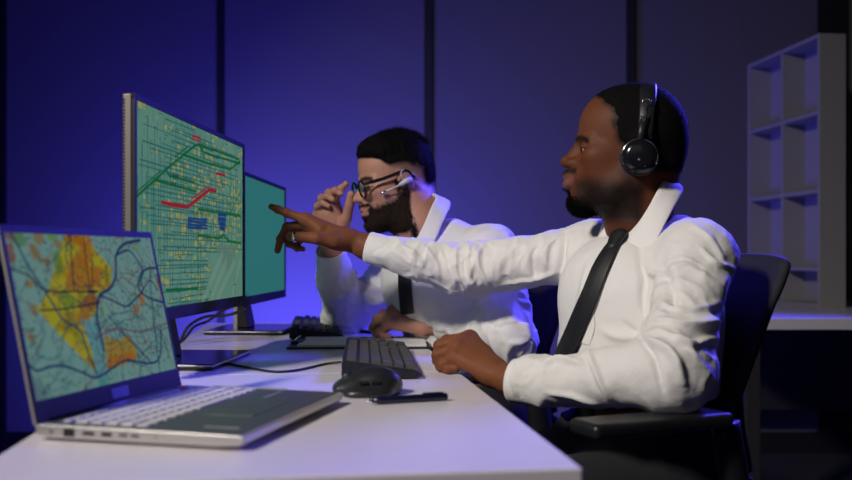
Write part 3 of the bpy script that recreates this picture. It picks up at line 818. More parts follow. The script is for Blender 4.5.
def head(c, yaw, pitch, s, neck_to, neck_r, P):
    """local metres: +x face, +y the side towards the camera, +z up. returns meshes in world space"""
    cy, sy = math.cos(yaw), math.sin(yaw)
    f = np.array([-cy*math.cos(pitch), -sy*math.cos(pitch), -math.sin(pitch)])
    l = np.array([sy, -cy, 0.0]); u = np.cross(f, l)
    R = np.stack([f, l, u], 1)
    nl = (np.array(neck_to)-np.array(c)) @ R / s
    h = .002
    v = Vol((min(-.125, nl[0]-.075), min(-.10, nl[1]-.072), min(-.19, nl[2]-.06)), (max(.14, nl[0]+.075), max(.10, nl[1]+.072), .135), h)
    # skull and face masses
    v.ell((-.009, 0, .040), (.089, .073, .078), None, 0)
    v.ell((-.027, 0, .020), (.071, .072, .070), None, .02)
    v.ell((.030, 0, .035), (.064, .060, .066), None, .02)
    v.ell((.020, 0, -.025), (.066, .060, .066), None, .03)
    v.ell((.058, 0, -.040), (.042, .043, .058), None, .03)
    for q in (-1, 1):
        v.chain([(-.012, q*.058, -.030), (-.002, q*.056, -.062), (.035, q*.044, -.088), (.080, q*.016, P['chz']+.012)], [.018, .017, .016, .017], .03)
        v.ell((.060, q*.046, -.018), (.026, .017, .018), None, .02)                # cheekbone
        v.ell((.034, q*.043, -.050), (.036, .018, .034), None, .022)
        v.cap((.089, q*.010, .0155), (.070, q*.044, .0125), .0085, .007, .012)        # brow ridge
    v.ell((.088, 0, P['chz']), (.023, .024, .022), None, .022)                       # chin
    v.ell((.030, 0, -.085), (.050, .036, .026), None, .03)
    v.ell((.088, 0, -.052), (.026, .027, .030), None, .02)                           # muzzle
    for q in (-1, 1): v.ell((.099, q*.034, -.003), (.019, .020, .0120), None, .013, 's')  # eye sockets
    nt = P['nose']
    v.chain([(.088, 0, .010), (.098, 0, -.006), (nt[0]-.010, 0, nt[2]+.002)], [.0075, .008, .0105], .010)
    v.ell((nt[0]-.009, 0, nt[2]), (.0125, .0115, .0095), None, .006)
    for q in (-1, 1):
        v.ell((.103, q*P['alar'], nt[2]-.004), (.0140, .0088, .0095), None, .005)
        v.ell((.108, q*.0085, nt[2]-.0125), (.0068, .0045, .0045), None, .002, 's')
    # lips
    up, lo_, lr = P['up'], P['lo'], P['lr']
    for q in (-1, 1):
        v.chain([(up[0]-lr, 0, up[2]), (up[0]-lr-.003, q*.012, up[2]-.001), (.094, q*.025, P['mz'])], [lr, lr*.9, .003], .006)
        v.chain([(lo_[0]-lr, 0, lo_[2]), (lo_[0]-lr-.003, q*.012, lo_[2]+.001), (.094, q*.024, P['mz'])], [lr*1.08, lr*.95, .003], .006)
        v.cap((up[0]+.004, 0, P['mz']), (.098, q*.024, P['mz']), .0018, .0012, .004, 's')
    v.ell((P['lo'][0]+.003, 0, P['lo'][2]-.019), (.014, .020, .006), None, .010, 's')
    # eyelids over the eyeballs
    for q in (-1, 1):
        v.ell((.0770, q*.0315, -.0045), (.0140, .0165, .0130), None, .004)
        v.chain([(.0940, q*.0205, -.0060), (.0935, q*.032, -.0045), (.0830, q*.0455, -.0065)], [.0016, .0029, .0016], .0015, mode='s')
    for q in (-1, 1):
        v.cap((.0975, q*.020, .0035), (.0850, q*.046, .0015), .0012, .0010, .003, 's')
    # ears
    ex, ez = P['ex'], -.012
    for q in (-1, 1):
        A = np.array([[.94, 0, -.2], [q*.34*0, 1, 0], [.2, 0, .94]]); A = A/np.linalg.norm(A, axis=1)[:, None]
        v.ell((ex, q*.076, ez), (.0155, .007, .031), A, .008)
        v.ell((ex-.006, q*.082, ez+.004), (.0145, .006, .026), A, .005)
        v.ell((ex+.003, q*.089, ez+.001), (.008, .008, .016), A, .004, 's')
        v.ell((ex+.003, q*.078, ez-.026), (.008, .006, .009), A, .006)
    # neck
    n0 = np.array([-.028, 0, -.040]); nm = (n0+nl)/2+np.array([P['nkx'], 0, 0]); v.chain([n0, nm, nl], [neck_r*.92, neck_r*.90, neck_r*1.0], .025)
    v.chain([(.012, 0, -.085), nl+np.array([.02, 0, .005])], [.036, neck_r*.7], .03)
    v.cap((-.052, 0, -.01), (-.046, 0, -.05), .040, .036, .03)
    Vd = v.pts(); X, Y, Z = Vd[..., 0], Vd[..., 1], Vd[..., 2]
    V, F = v.mesh(); V = smooth_v(V, F, 1, .4)
    col = P['col'](V, P)
    # hair and beard: the same surface pushed out where hair grows
    hv = v.copy(); hv.v = v.v-P['hair'](X, Y, Z).astype(np.float32); HV, HF = hv.mesh()
    keep = None
    bv = v.copy(); bv.v = v.v-P['beard'](X, Y, Z).astype(np.float32); BV, BF = bv.mesh()
    def prune(V_, F_, g):          # drop what lies under the skin
        t = g(V_[:, 0], V_[:, 1], V_[:, 2]) > -.0012
        k = t[F_].all(1); F_ = F_[k]; idx = np.full(len(V_), -1); us = np.unique(F_); idx[us] = np.arange(len(us))
        return V_[us], idx[F_]
    HV, HF = prune(HV, HF, P['hair']); BV, BF = prune(BV, BF, P['beard'])
    hp = P['hair'](V[:, 0], V[:, 1], V[:, 2]); bp = P['beard'](V[:, 0], V[:, 1], V[:, 2])
    for val, kc in ((hp, P['hcol']), (bp, P['bcol'])):
        mk = sst(-.0042, .0004, val)[:, None]*.93; col = col*(1-mk)+np.array(kc)*mk
    ub = P['under'](V); col = col*(1-ub[:, None])+np.array(P['bcol'])*ub[:, None]
    def add(Vq, Fq, st):
        return np.concatenate([Vq, st[0]]), np.concatenate([Fq, st[1]+len(Vq)])
    for (which, prob, n, ln, wd, dr, sd) in P['strands'](V, hp, bp):
        st = strands((V, F), prob, n, ln, wd, dr, sd)
        if which == 'hair': HV, HF = add(HV, HF, st)
        else: BV, BF = add(BV, BF, st)
    return dict(skin=(xf(V, c, R, s), F, col), hair=(xf(HV, c, R, s), HF), beard=(xf(BV, c, R, s), BF), R=R, c=np.array(c), s=s)

def eye(hd, q, parent, gaze=(1, 0, -.12)):
    R, c, s = hd['R'], hd['c'], hd['s']; o = c+R @ (np.array([.0778, q*.0315, -.0050])*s)
    g = R @ np.array(gaze); bm = bmesh.new(); r = .0130*s
    prof = [(math.sin(a)*r, math.cos(a)*r) for a in np.linspace(0, PI, 19)]; prof[0] = (0, r); prof[-1] = (0, -r)
    lathe(bm, prof, o, g, 24)
    for f in bm.faces:
        d = (f.calc_center_median()-Vector(o)).normalized().dot(Vector(g).normalized())
        if d > math.cos(.62): f.material_index = 1
    bm_obj('eye', bm, ['eyew', 'iris'], parent)

def strands(surf, prob, n, length, width, dirfn, seed, jit=.35, cut=None):
    """many fine tapering hairs rooted on a surface; surf = (V, F) in head space"""
    V, F = surf; N = normals(V, F); rg = np.random.default_rng(seed)
    w = np.clip(prob, 0, 1); w = w/w.sum(); i = rg.choice(len(V), n, p=w)
    P = V[i]+rg.normal(0, .0007, (n, 3)); D = dirfn(P, N[i])+rg.normal(0, jit, (n, 3)); D /= np.linalg.norm(D, axis=1)[:, None]
    S = np.cross(D, rg.normal(0, 1, (n, 3))); S /= np.linalg.norm(S, axis=1)[:, None]
    Ln = (length if np.isscalar(length) else length[i])*rg.uniform(.6, 1.15, n); Ln = Ln[:, None]
    a = P-N[i]*.0006; m = P+D*Ln*.55; D2 = D+np.array([0, 0, -.25]); e = m+D2*Ln*.45
    Vs = np.stack([a-S*width/2, a+S*width/2, m+S*width*.4, m-S*width*.4, e+S*width*.12, e-S*width*.12], 1).reshape(-1, 3)
    k = np.arange(n)[:, None]*6; Fs = np.concatenate([k+[0, 1, 2, 3], k+[3, 2, 4, 5]])
    return Vs, Fs

def sst(a, b, x): t = np.clip((x-a)/(b-a), 0, 1); return t*t*(3-2*t)

# --- colouring of the two faces (pigment only)
def col1(V, P):
    X, Y, Z = V[:, 0], np.abs(V[:, 1]), V[:, 2]; c = np.tile(np.array([.115, .036, .015]), (len(V), 1))
    def mix(m, k):
        nonlocal c; c = c*(1-m[:, None])+np.array(k)*m[:, None]
    mix(gauss(np.hypot(X-.085, Z-.045), .05)*.25, (.20, .085, .045))
    lip = gauss(Z-P['mz']+.001, .0125)*sst(.098, .107, X)*(Y < .028)
    mix(lip*.85, (.20, .075, .065))
    brow = gauss(Z-np.interp(Y, [.01, .03, .05], [.0165, .0165, .0085]), .0050)*sst(.008, .014, Y)*(1-sst(.046, .054, Y))*(X > .04)
    mix(np.clip(brow*1.6, 0, 1)*.93, (.010, .007, .006))
    must = gauss(Z-(P['mz']+.0155), .006)*sst(.085, .095, X)*(Y < .030)
    mix(np.clip(must*1.3, 0, 1)*.8, (.012, .008, .007))
    jaw = sst(-.045, -.085, Z)*(1-sst(.09, .125, X))*(X > -.02); mix(jaw*.35, (.03, .015, .010))
    zl = np.interp(Y, [.020, .032, .046], [-.0045, -.0005, -.0050]); lid = gauss(Z-zl, .0017)*sst(.017, .021, Y)*(1-sst(.046, .050, Y))*sst(.074, .080, X)*1.6; mix(np.clip(lid, 0, 1)*.9, (.008, .005, .004))
    return c
def col2(V, P):
    X, Y, Z = V[:, 0], np.abs(V[:, 1]), V[:, 2]; c = np.tile(np.array([.50, .255, .175]), (len(V), 1))
    def mix(m, k):
        nonlocal c; c = c*(1-m[:, None])+np.array(k)*m[:, None]
    mix(gauss(Z-P['mz'], .008)*sst(.096, .104, X)*(Y < .026)*.7, (.42, .17, .13))
    mix(gauss(np.hypot(X-.11, Z+.02), .02)*.35, (.55, .24, .17))
    brow = gauss(Z-np.interp(Y, [.01, .03, .05], [.0175, .0185, .0125]), .0048)*sst(.008, .014, Y)*(1-sst(.044, .052, Y))*(X > .04)
    mix(np.clip(brow*1.8, 0, 1)*.95, (.012, .008, .006))
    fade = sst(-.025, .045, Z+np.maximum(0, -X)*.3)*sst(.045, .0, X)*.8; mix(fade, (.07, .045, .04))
    zl = np.interp(Y, [.020, .032, .046], [-.0045, -.0005, -.0050]); lid = gauss(Z-zl, .0017)*sst(.017, .021, Y)*(1-sst(.046, .050, Y))*sst(.074, .080, X)*1.6; mix(np.clip(lid, 0, 1)*.85, (.015, .01, .008))
    return c
def hair1(X, Y, Z):
    Y = np.abs(Y); n = vnoise(np.stack([X, Y, Z], -1), 300, 3)*.0005
    # hairline: high on the forehead, receding at the temple, down in front of the ear
    e = X-np.interp(Z, [-.05, -.03, -.007, .011, .036, .048, .084, .110], [.004, .008, .014, .027, .036, .031, .054, .078])+vnoise(np.stack([X, Y, Z], -1), 90, 13)*.004+.004
    low = -.020+np.maximum(0, -X-.005)*.45*-1
    m = sst(.017, -.014, e)*sst(-.062, -.035, Z-np.maximum(0, X+.02)*.8)
    return -.0045+m*.0062+n
def beard1(X, Y, Z):
    Y = np.abs(Y); n = vnoise(np.stack([X, Y, Z], -1), 260, 5)*.0008
    chin = sst(-.074, -.096, Z)*sst(.045, .085, X)*gauss(Y, .034)
    soul = gauss(Y, .010)*gauss(Z+.080, .010)*sst(.09, .1, X)*.7
    return -.0050+np.maximum(chin, soul)*(.0062+.0020*sst(-.09, -.105, Z))+n
def under1(V):
    X, Y, Z = V[:, 0], np.abs(V[:, 1]), V[:, 2]; n = vnoise(V, 120, 6)*.1
    jaw = sst(-.046, -.084, Z+.25*np.maximum(0, .02-X)-.18*np.maximum(0, X-.05))*sst(.112, .085, X)*sst(-.030, -.006, X)*sst(-.150, -.125, Z)
    side = gauss(X-.008, .018)*sst(.01, -.02, Z)*sst(-.10, -.07, Z)*sst(.045, .055, Y)*.8
    return np.clip(np.maximum(jaw*.92, side)+n*jaw, 0, .92)
def strands1(V, hp, bp):
    X, Y, Z = V[:, 0], np.abs(V[:, 1]), V[:, 2]
    u = under1(V); must = gauss(Z-(P1['mz']+.0165), .0055)*sst(.088, .098, X)*(Y < .030)
    return [('hair', sst(-.0030, .0, hp), 9000, .0032, .0007, lambda P, N: N, 1),
            ('beard', sst(-.0035, .001, bp), 5000, .0060, .0007, lambda P, N: N+np.array([.4, 0, -.6]), 2),
            ('beard', np.clip(u, 0, 1)**2+must, 9000, .0016, .00035, lambda P, N: N+np.array([0, 0, -.9]), 3)]
def hair2(X, Y, Z):
    Y = np.abs(Y); n = vnoise(np.stack([X*1.0, Y, Z*.5], -1), 90, 7)*.0020+vnoise(np.stack([X, Y*.5, Z*.4], -1), 240, 9)*.0010
    front = X-.088-(Z-.075)*.1
    top = sst(.052, .078, Z+.35*np.maximum(0, X-.055)*-1+.10*np.maximum(0, -X))*sst(.012, -.004, front)
    side = sst(.018, .050, Z+.55*np.maximum(0, -X-.005))*sst(.012, -.008, X-.030-(Z-.03)*.75)
    back = sst(-.035, -.065, X)*sst(-.060, -.015, Z)
    short = np.maximum(side, back)
    h = .0058*short+top*(.0055+.0085*sst(.0, .07, X))
    return -.0045+h+n*sst(0, .010, h)
def beard2(X, Y, Z):
    Y = np.abs(Y); n = vnoise(np.stack([X, Y, Z], -1), 200, 5)*.0012
    edge = Z+.040+.22*np.maximum(0, X-.035)-.9*np.maximum(0, .035-X)
    jaw = sst(.012, -.024, edge)*sst(-.004, .010, X-np.maximum(0, -Z-.05)*.25)*sst(-.140, -.125, Z)
    must = gauss(Z-(P2['mz']+.0150), .0062)*sst(.084, .094, X)*(Y < .032)
    corner = gauss(Y-.032, .007)*gauss(Z+.066, .020)*sst(.075, .085, X)
    lips = gauss(Z-P2['mz'], .0095)*sst(.085, .095, X)*(Y < .025)
    side = sst(.006, -.012, Z)*gauss(X-.024, .010)*sst(.045, .055, Y)
    m = np.clip(np.maximum(np.maximum(jaw, side*.8), np.maximum(must, corner)), 0, 1)*(1-lips)
    return -.0050+m*(.0064+.0038*gauss(X-.09, .035)*sst(-.07, -.10, Z))+n
def under2(V): return np.zeros(len(V))
def strands2(V, hp, bp):
    def dh(P, N):
        t = sst(.05, .09, P[:, 2])[:, None]; return N+t*np.array([-.9, 0, .5])+(1-t)*np.array([-.5, 0, -.9])
    top = sst(.055, .08, V[:, 2])*sst(.002, .008, hp)
    return [('hair', sst(-.0035, .001, hp), 9000, .004+.009*sst(.002, .010, hp), .0008, dh, 1),
            ('hair', top+1e-9, 5000, .018, .0009, lambda P, N: N+np.array([-.7, 0, .55]), 4),
            ('beard', sst(-.0040, .0005, bp), 9000, .0045+.004*sst(-.07, -.1, V[:, 2]), .0008, lambda P, N: N+np.array([.1, 0, -1.1]), 2)]
P1 = dict(chz=-.100, nose=(.124, 0, -.024), alar=.0150, up=(.1225, 0, -.0495), lo=(.1215, 0, -.0670), mz=-.0585, lr=.0078, col=col1, hair=hair1, beard=beard1,
          ex=-.012, hcol=(.008, .006, .006), bcol=(.010, .007, .006), under=under1, strands=strands1, nkx=0)
P2 = dict(chz=-.096, nose=(.125, 0, -.026), alar=.0125, up=(.1110, 0, -.0555), lo=(.1110, 0, -.0680), mz=-.0620, lr=.0052, col=col2, hair=hair2, beard=beard2,
          ex=.008, hcol=(.012, .009, .008), bcol=(.060, .036, .026), under=under2, strands=strands2, nkx=0)

def handvol(pts_all, h=.0016, pad=.03):
    A = np.array(pts_all); return Vol(A.min(0)-pad, A.max(0)+pad, h)
def hand(wrist_chain, wrist_r, mcps, fingers, thumb, thumb_r, col, fr=(.0098, .0102, .0096, .0084), palm_n=None, flat=.8, extra=()):
    """fingers: four chains of points starting at their knuckle"""
    allp = list(wrist_chain)+[p for f in fingers for p in f]+list(thumb)
    v = handvol(allp)
    nrm = palm_n
    v.chain(wrist_chain, wrist_r, .012, flat=flat, fd=nrm)
    w = np.array(wrist_chain[-1]); w0 = w
    K = [np.array(f[0]) for f in fingers]
    side = (K[0]-K[3])/np.linalg.norm(K[0]-K[3])
    for i, k in enumerate(K):
        base = w+side*(.013-.0085*i)
        v.cap(base, k, .0150, .0112 if i < 3 else .0100, .016)
        mid = base*.4+k*.6; v.cap(mid, k, .0125, .0118 if i < 3 else .0104, .006); v.ell(k, (.0122,)*3, None, .004)
    for i in range(3): v.cap(K[i], K[i+1], .0098, .0092, .010)
    # thumb mass
    v.cap(w*.7+np.array(thumb[0])*.3, thumb[0], .014, thumb_r[0], .014)
    v.chain(thumb[:2], thumb_r[:2], .012); v.cap(thumb[0]*.5+K[0]*.5, K[0], .010, .009, .012)
    for i in range(1, len(thumb)-1): v.cap(thumb[i], thumb[i+1], thumb_r[i], thumb_r[i+1], .003)
    for i, f in enumerate(fingers):
        r = fr[i]; rr = [r*1.08, r, r*.88, r*.74]
        for j in range(len(f)-1): v.cap(f[j], f[j+1], rr[j], rr[j+1], .0035 if j else .006)
        for j in (1, 2):
            if j < len(f)-1: v.ell(f[j], (rr[j]*1.07,)*3, None, .003)
    for (a, b, ra, rb) in extra: v.cap(a, b, ra, rb, .012)
    V, F = v.mesh(); V = smooth_v(V, F, 1, .5)
    c = np.tile(np.array(col), (len(V), 1))
    # nails and darker knuckles are pigment
    tips = [(f[-1], f[-2]) for f in fingers]+[(thumb[-1], thumb[-2])]
    for f in fingers:
        for j in (0, 1, 2):
            if j < len(f)-1:
                m = gauss(np.linalg.norm(V-f[j], axis=1), .013)[:, None]*.35; c = c*(1-m)+np.array(col)*.62*m
    return V, F, c

def chain_r(a, b, n): return [a+(b-a)*k/n for k in range(n+1)]

def fold_noise(P, a, b, amp, freq, seed, slant=2.0):
    """creases that run round a sleeve between a and b"""
    ab = b-a; L = np.linalg.norm(ab); d = ab/L; t = (P-a)@d/L
    rad = P-a-np.outer(t*L, d); e1 = np.cross(d, [0, 0, 1.]); e1 /= np.linalg.norm(e1); e2 = np.cross(d, e1)
    ang = np.arctan2(rad@e2, rad@e1)
    q = np.stack([t*L*freq, np.cos(ang)*slant, np.sin(ang)*slant], -1)
    q = q+np.stack([vnoise(q*.6, 1, seed+7)*.6, vnoise(q*.6, 1, seed+9)*.3, vnoise(q*.6, 1, seed+11)*.3], -1)
    n = vnoise(q, 1.0, seed); n2 = vnoise(q*1.9, 1.0, seed+3)
    r = 1-np.minimum(np.abs(n)*3.2, 1.5); r2 = 1-np.minimum(np.abs(n2)*3.0, 1.4)
    return amp*1.7*(r*.75+r2*.35-.1)

def torso_frame(yaw, c):
    f = np.array([-math.cos(yaw), -math.sin(yaw), 0]); l = np.array([math.sin(yaw), -math.cos(yaw), 0])
    return lambda a, b, z: np.array([c[0], c[1], 0])+f*a+l*b+np.array([0, 0, z]), f, l

def raycast_path(bvh, pts, off):
    o = Vector((0, 0, CAMZ)); out = []; ns = []
    for (x, y) in pts:
        d = (Vector(W(x, y, 1.0))-o).normalized(); h = bvh.ray_cast(o, d)
        if h[0] is None: continue
        n = h[1]
        if n.dot(d) > 0: n = -n
        out.append(h[0]+n*off); ns.append(n)
    return out, ns

def collar(name, T, up, fw, lf, c, rx, ry, parent, zf=.0, points=.05, spread=.42, tiltf=.018, hback=.042, tip=.03):
    """fold-down collar round a neck at c; open at the front. fw/lf/up local axes"""
    n = 41; bm = bmesh.new(); G = []
    for i in range(n):
        s = i/(n-1)*2-1; a = s*(PI-spread*.5)            # 0 = back, +-pi = front
        ca, sa = -math.cos(a), math.sin(a)
        fr = sst(.35, 1.0, abs(s)); fr = float(fr)
        def pt(r, z, push=0): return Vector(c)+Vector(fw)*(ca*rx*r+push)+Vector(lf)*(sa*ry*r)+Vector(up)*z
        z_top = hback*(1-.75*fr)-tiltf*fr*1.2
        z_bot = z_top-.040-points*fr**2.2
        row = [pt(1.0, z_top-.028), pt(1.0, z_top-.006), pt(1.035, z_top), pt(1.09, z_top-.004), pt(1.17+.10*fr, z_top-.016, tip*fr*.35),
               pt(1.27+.20*fr, (z_top+z_bot)*.5-.004, tip*fr*.7), pt(1.36+.32*fr, z_bot+.004, tip*fr)]
        G.append([bm.verts.new(p) for p in row])
    for a, b in zip(G, G[1:]):
        for k in range(len(a)-1): bm.faces.new((a[k], b[k], b[k+1], a[k+1]))
    bmesh.ops.recalc_face_normals(bm, faces=bm.faces)
    return bm_obj(name, bm, 'cuff', parent, True, 0, 2, 1, solid=.0022)

def cuff(a, b, r0, r1, parent, btn=None):
    """shirt cuff: a thick-walled tube from a to b (b = the open hand end)"""
    a = np.array(a); b = np.array(b); bm = bmesh.new()
    d, s, u = frame(b-a); L = float(np.linalg.norm(b-a)); rings = []
    prof = [(r0*.98, 0), (r0*1.03, .004), (r0*1.02, L*.5), (r1*1.03, L-.003), (r1*1.0, L), (r1*.92, L-.002), (r1*.90, L-.02), (r1*.9, L*.4)]
    for (r, h) in prof:
        rings.append([bm.verts.new(Vector(a)+d*h+(s*math.cos(t)+u*math.sin(t))*r*(1+.03*math.sin(3*t+h*60))) for t in [2*PI*k/40 for k in range(40)]])
    for p, q in zip(rings, rings[1:]):
        for k in range(40): bm.faces.new((p[k], p[(k+1) % 40], q[(k+1) % 40], q[k]))
    o = bm_obj('cuff', bm, 'cuff', parent)
    if btn is not None:
        B = np.array(btn); ax = Vector(B)-Vector(a); ax = ax-d*ax.dot(d); ax.normalize()
        p0 = Vector(a)+d*((Vector(B)-Vector(a)).dot(d))+ax*(max(r0, r1)*1.03)
        bm = bmesh.new(); lathe(bm, [(0, .0022), (.0032, .0022), (.0050, .0026), (.0056, .0015), (.0056, -.001)], p0, ax, 20); bm_obj('cuff_button', bm, 'button', o)
    return o

def tie_mesh(parent, bvh, spine, widths, off=.004, name='tie', m='tie', thick=.004):
    """a necktie laid on the shirt: spine in photo terms, one strip of quads with thickness"""
    sp = smoothpath([(a, b, 0) for a, b in spine], 6); n = len(sp); bm = bmesh.new(); G = []
    for i, p in enumerate(sp):
        w = np.interp(i/(n-1), np.linspace(0, 1, len(widths)), widths)
        t = sp[min(i+1, n-1)]-sp[max(i-1, 0)]; nn = Vector((-t.y, t.x, 0)).normalized()
        pts, ns = raycast_path(bvh, [(p.x+nn.x*w*k, p.y+nn.y*w*k) for k in (-.5, -.25, 0, .25, .5)], off)
        if len(pts) < 5: continue
        if G and (pts[2]-G[-1][2]).length > .03: break
        pts[2] = pts[2]+ns[2]*.002
        G.append(pts)
    for k in range(5):                                    # even out folds under it
        for _ in range(6):
            for i in range(1, len(G)-1): G[i][k] = G[i][k]*.5+(G[i-1][k]+G[i+1][k])*.25
    if True:
        for _ in range(4 if name == 'tie' else 5): G.append([a+(a-b) for a, b in zip(G[-1], G[-2])])
    VV = [[bm.verts.new(p) for p in r] for r in G]
    for a, b in zip(VV, VV[1:]):
        for k in range(4): bm.faces.new((a[k], a[k+1], b[k+1], b[k]))
    bmesh.ops.recalc_face_normals(bm, faces=bm.faces)
    return bm_obj(name, bm, m, parent, True, 0, 2, 1, solid=thick), G

def tie_knot(tie, G, T, r):
    g0 = np.array(G[0][2]); g1 = np.array(G[4][2]); d = (g0-g1)/np.linalg.norm(g0-g1)
    w = np.array(G[0][4])-np.array(G[0][0]); w /= np.linalg.norm(w); n = np.cross(d, w); n /= np.linalg.norm(n)
    v = Vol(g0-.045, g0+.045, .0014); v.cap(g0+d*.010-n*0, g0-d*.016, r, r*.66, .004, flat=.55, fd=n)
    V2, F2 = v.mesh(); np_obj('tie_knot', V2, F2, 'tie', tie)

def ridges(V, bvh, lines):
    """raised folds / grooves along lines traced on the cloth: (points, width, height)"""
    d = np.zeros(len(V))
    for pts, w, h in lines:
        P, _ = raycast_path(bvh, [(p.x, p.y) for p in smoothpath([(a, b, 0) for a, b in pts], 5)], 0)
        if len(P) < 2: continue
        P = np.array([tuple(p) for p in P]); best = np.full(len(V), 9.); tt = np.zeros(len(V)); n = len(P)-1
        c = P.mean(0); R = np.linalg.norm(P-c, axis=1).max()+4*w; near = np.linalg.norm(V-c, axis=1) < R; Q = V[near]
        bd = best[near]; bt = tt[near]
        for i in range(n):
            if np.linalg.norm(P[i+1]-P[i]) > .06: continue
            s_, t_ = segdist(Q, P[i], P[i+1]); m = s_ < bd; bd[m] = s_[m]; bt[m] = (i+t_[m])/n
        e = h*gauss(bd, w)*np.sin(np.clip(bt, 0.02, .98)*PI)**.6; d[near] += e
    return d

def core_parts(chains, col):
    out = []
    for pts, rad in chains:
        pts = [np.array(p) for p in pts]; R = max(rad)
        A = np.array(pts); v = Vol(A.min(0)-R-.03, A.max(0)+R+.03, .012); v.chain(pts, rad, .03); V, F = v.mesh(); out.append((V, F, np.array(col)))
    return out

def legs(parent, T, hipz, knee_f, footz=.0, spread=.10, hip_f=0.0, foot_f=None):
    foot_f = knee_f-.03 if foot_f is None else foot_f
    A = [T(hip_f, 0, hipz), T(knee_f+.12, -.25, .1), T(knee_f+.12, .25, .1), T(hip_f-.15, -.2, hipz), T(hip_f-.15, .2, hipz)]
    A = np.array(A); lo, hi = A.min(0)-.12, A.max(0)+.12; lo[2] = .03
    v = Vol(lo, hi, .009)
    v.ell(T(hip_f, 0, hipz+.03), (.17, .17, .11), None, .03)
    v.ell(T(hip_f-.01, 0, .66), (.146, .172, .16), np.array([T(1, 0, 0)-T(0, 0, 0), T(0, 1, 0)-T(0, 0, 0), [0, 0, 1.]]), .05); v.cut((0, 0, .712), (0, 0, 1), 9, .004)
    for q in (-1, 1):
        v.chain([T(hip_f, q*.085, hipz), T(knee_f, q*spread, hipz+.02)], [.088, .062], .04)
        v.chain([T(knee_f, q*spread, hipz+.015), T(foot_f, q*spread, .10)], [.064, .050], .03)
    V, F = v.mesh(); V = smooth_v(V, F, 2); V = V+normals(V, F)*(vnoise(V, 9, 3)*.004)[:, None]
    np_obj('trousers', V, F, 'trouser', parent)
    for q in (-1, 1):
        a = T(foot_f-.06, q*spread, .045); b = T(foot_f+.15, q*(spread+.02), .035)
        v = Vol(np.minimum(a, b)-.08, np.maximum(a, b)+.08, .005)
        v.chain([a, a*.4+b*.6, b], [.043, .044, .036], .03); v.cap(a, T(foot_f-.01, q*spread, .10), .04, .042, .03)
        v.cut((0, 0, .003), (0, 0, -1), 9, .003); V, F = v.mesh(); np_obj('shoe', smooth_v(V, F, 1), F, 'shoe', parent)

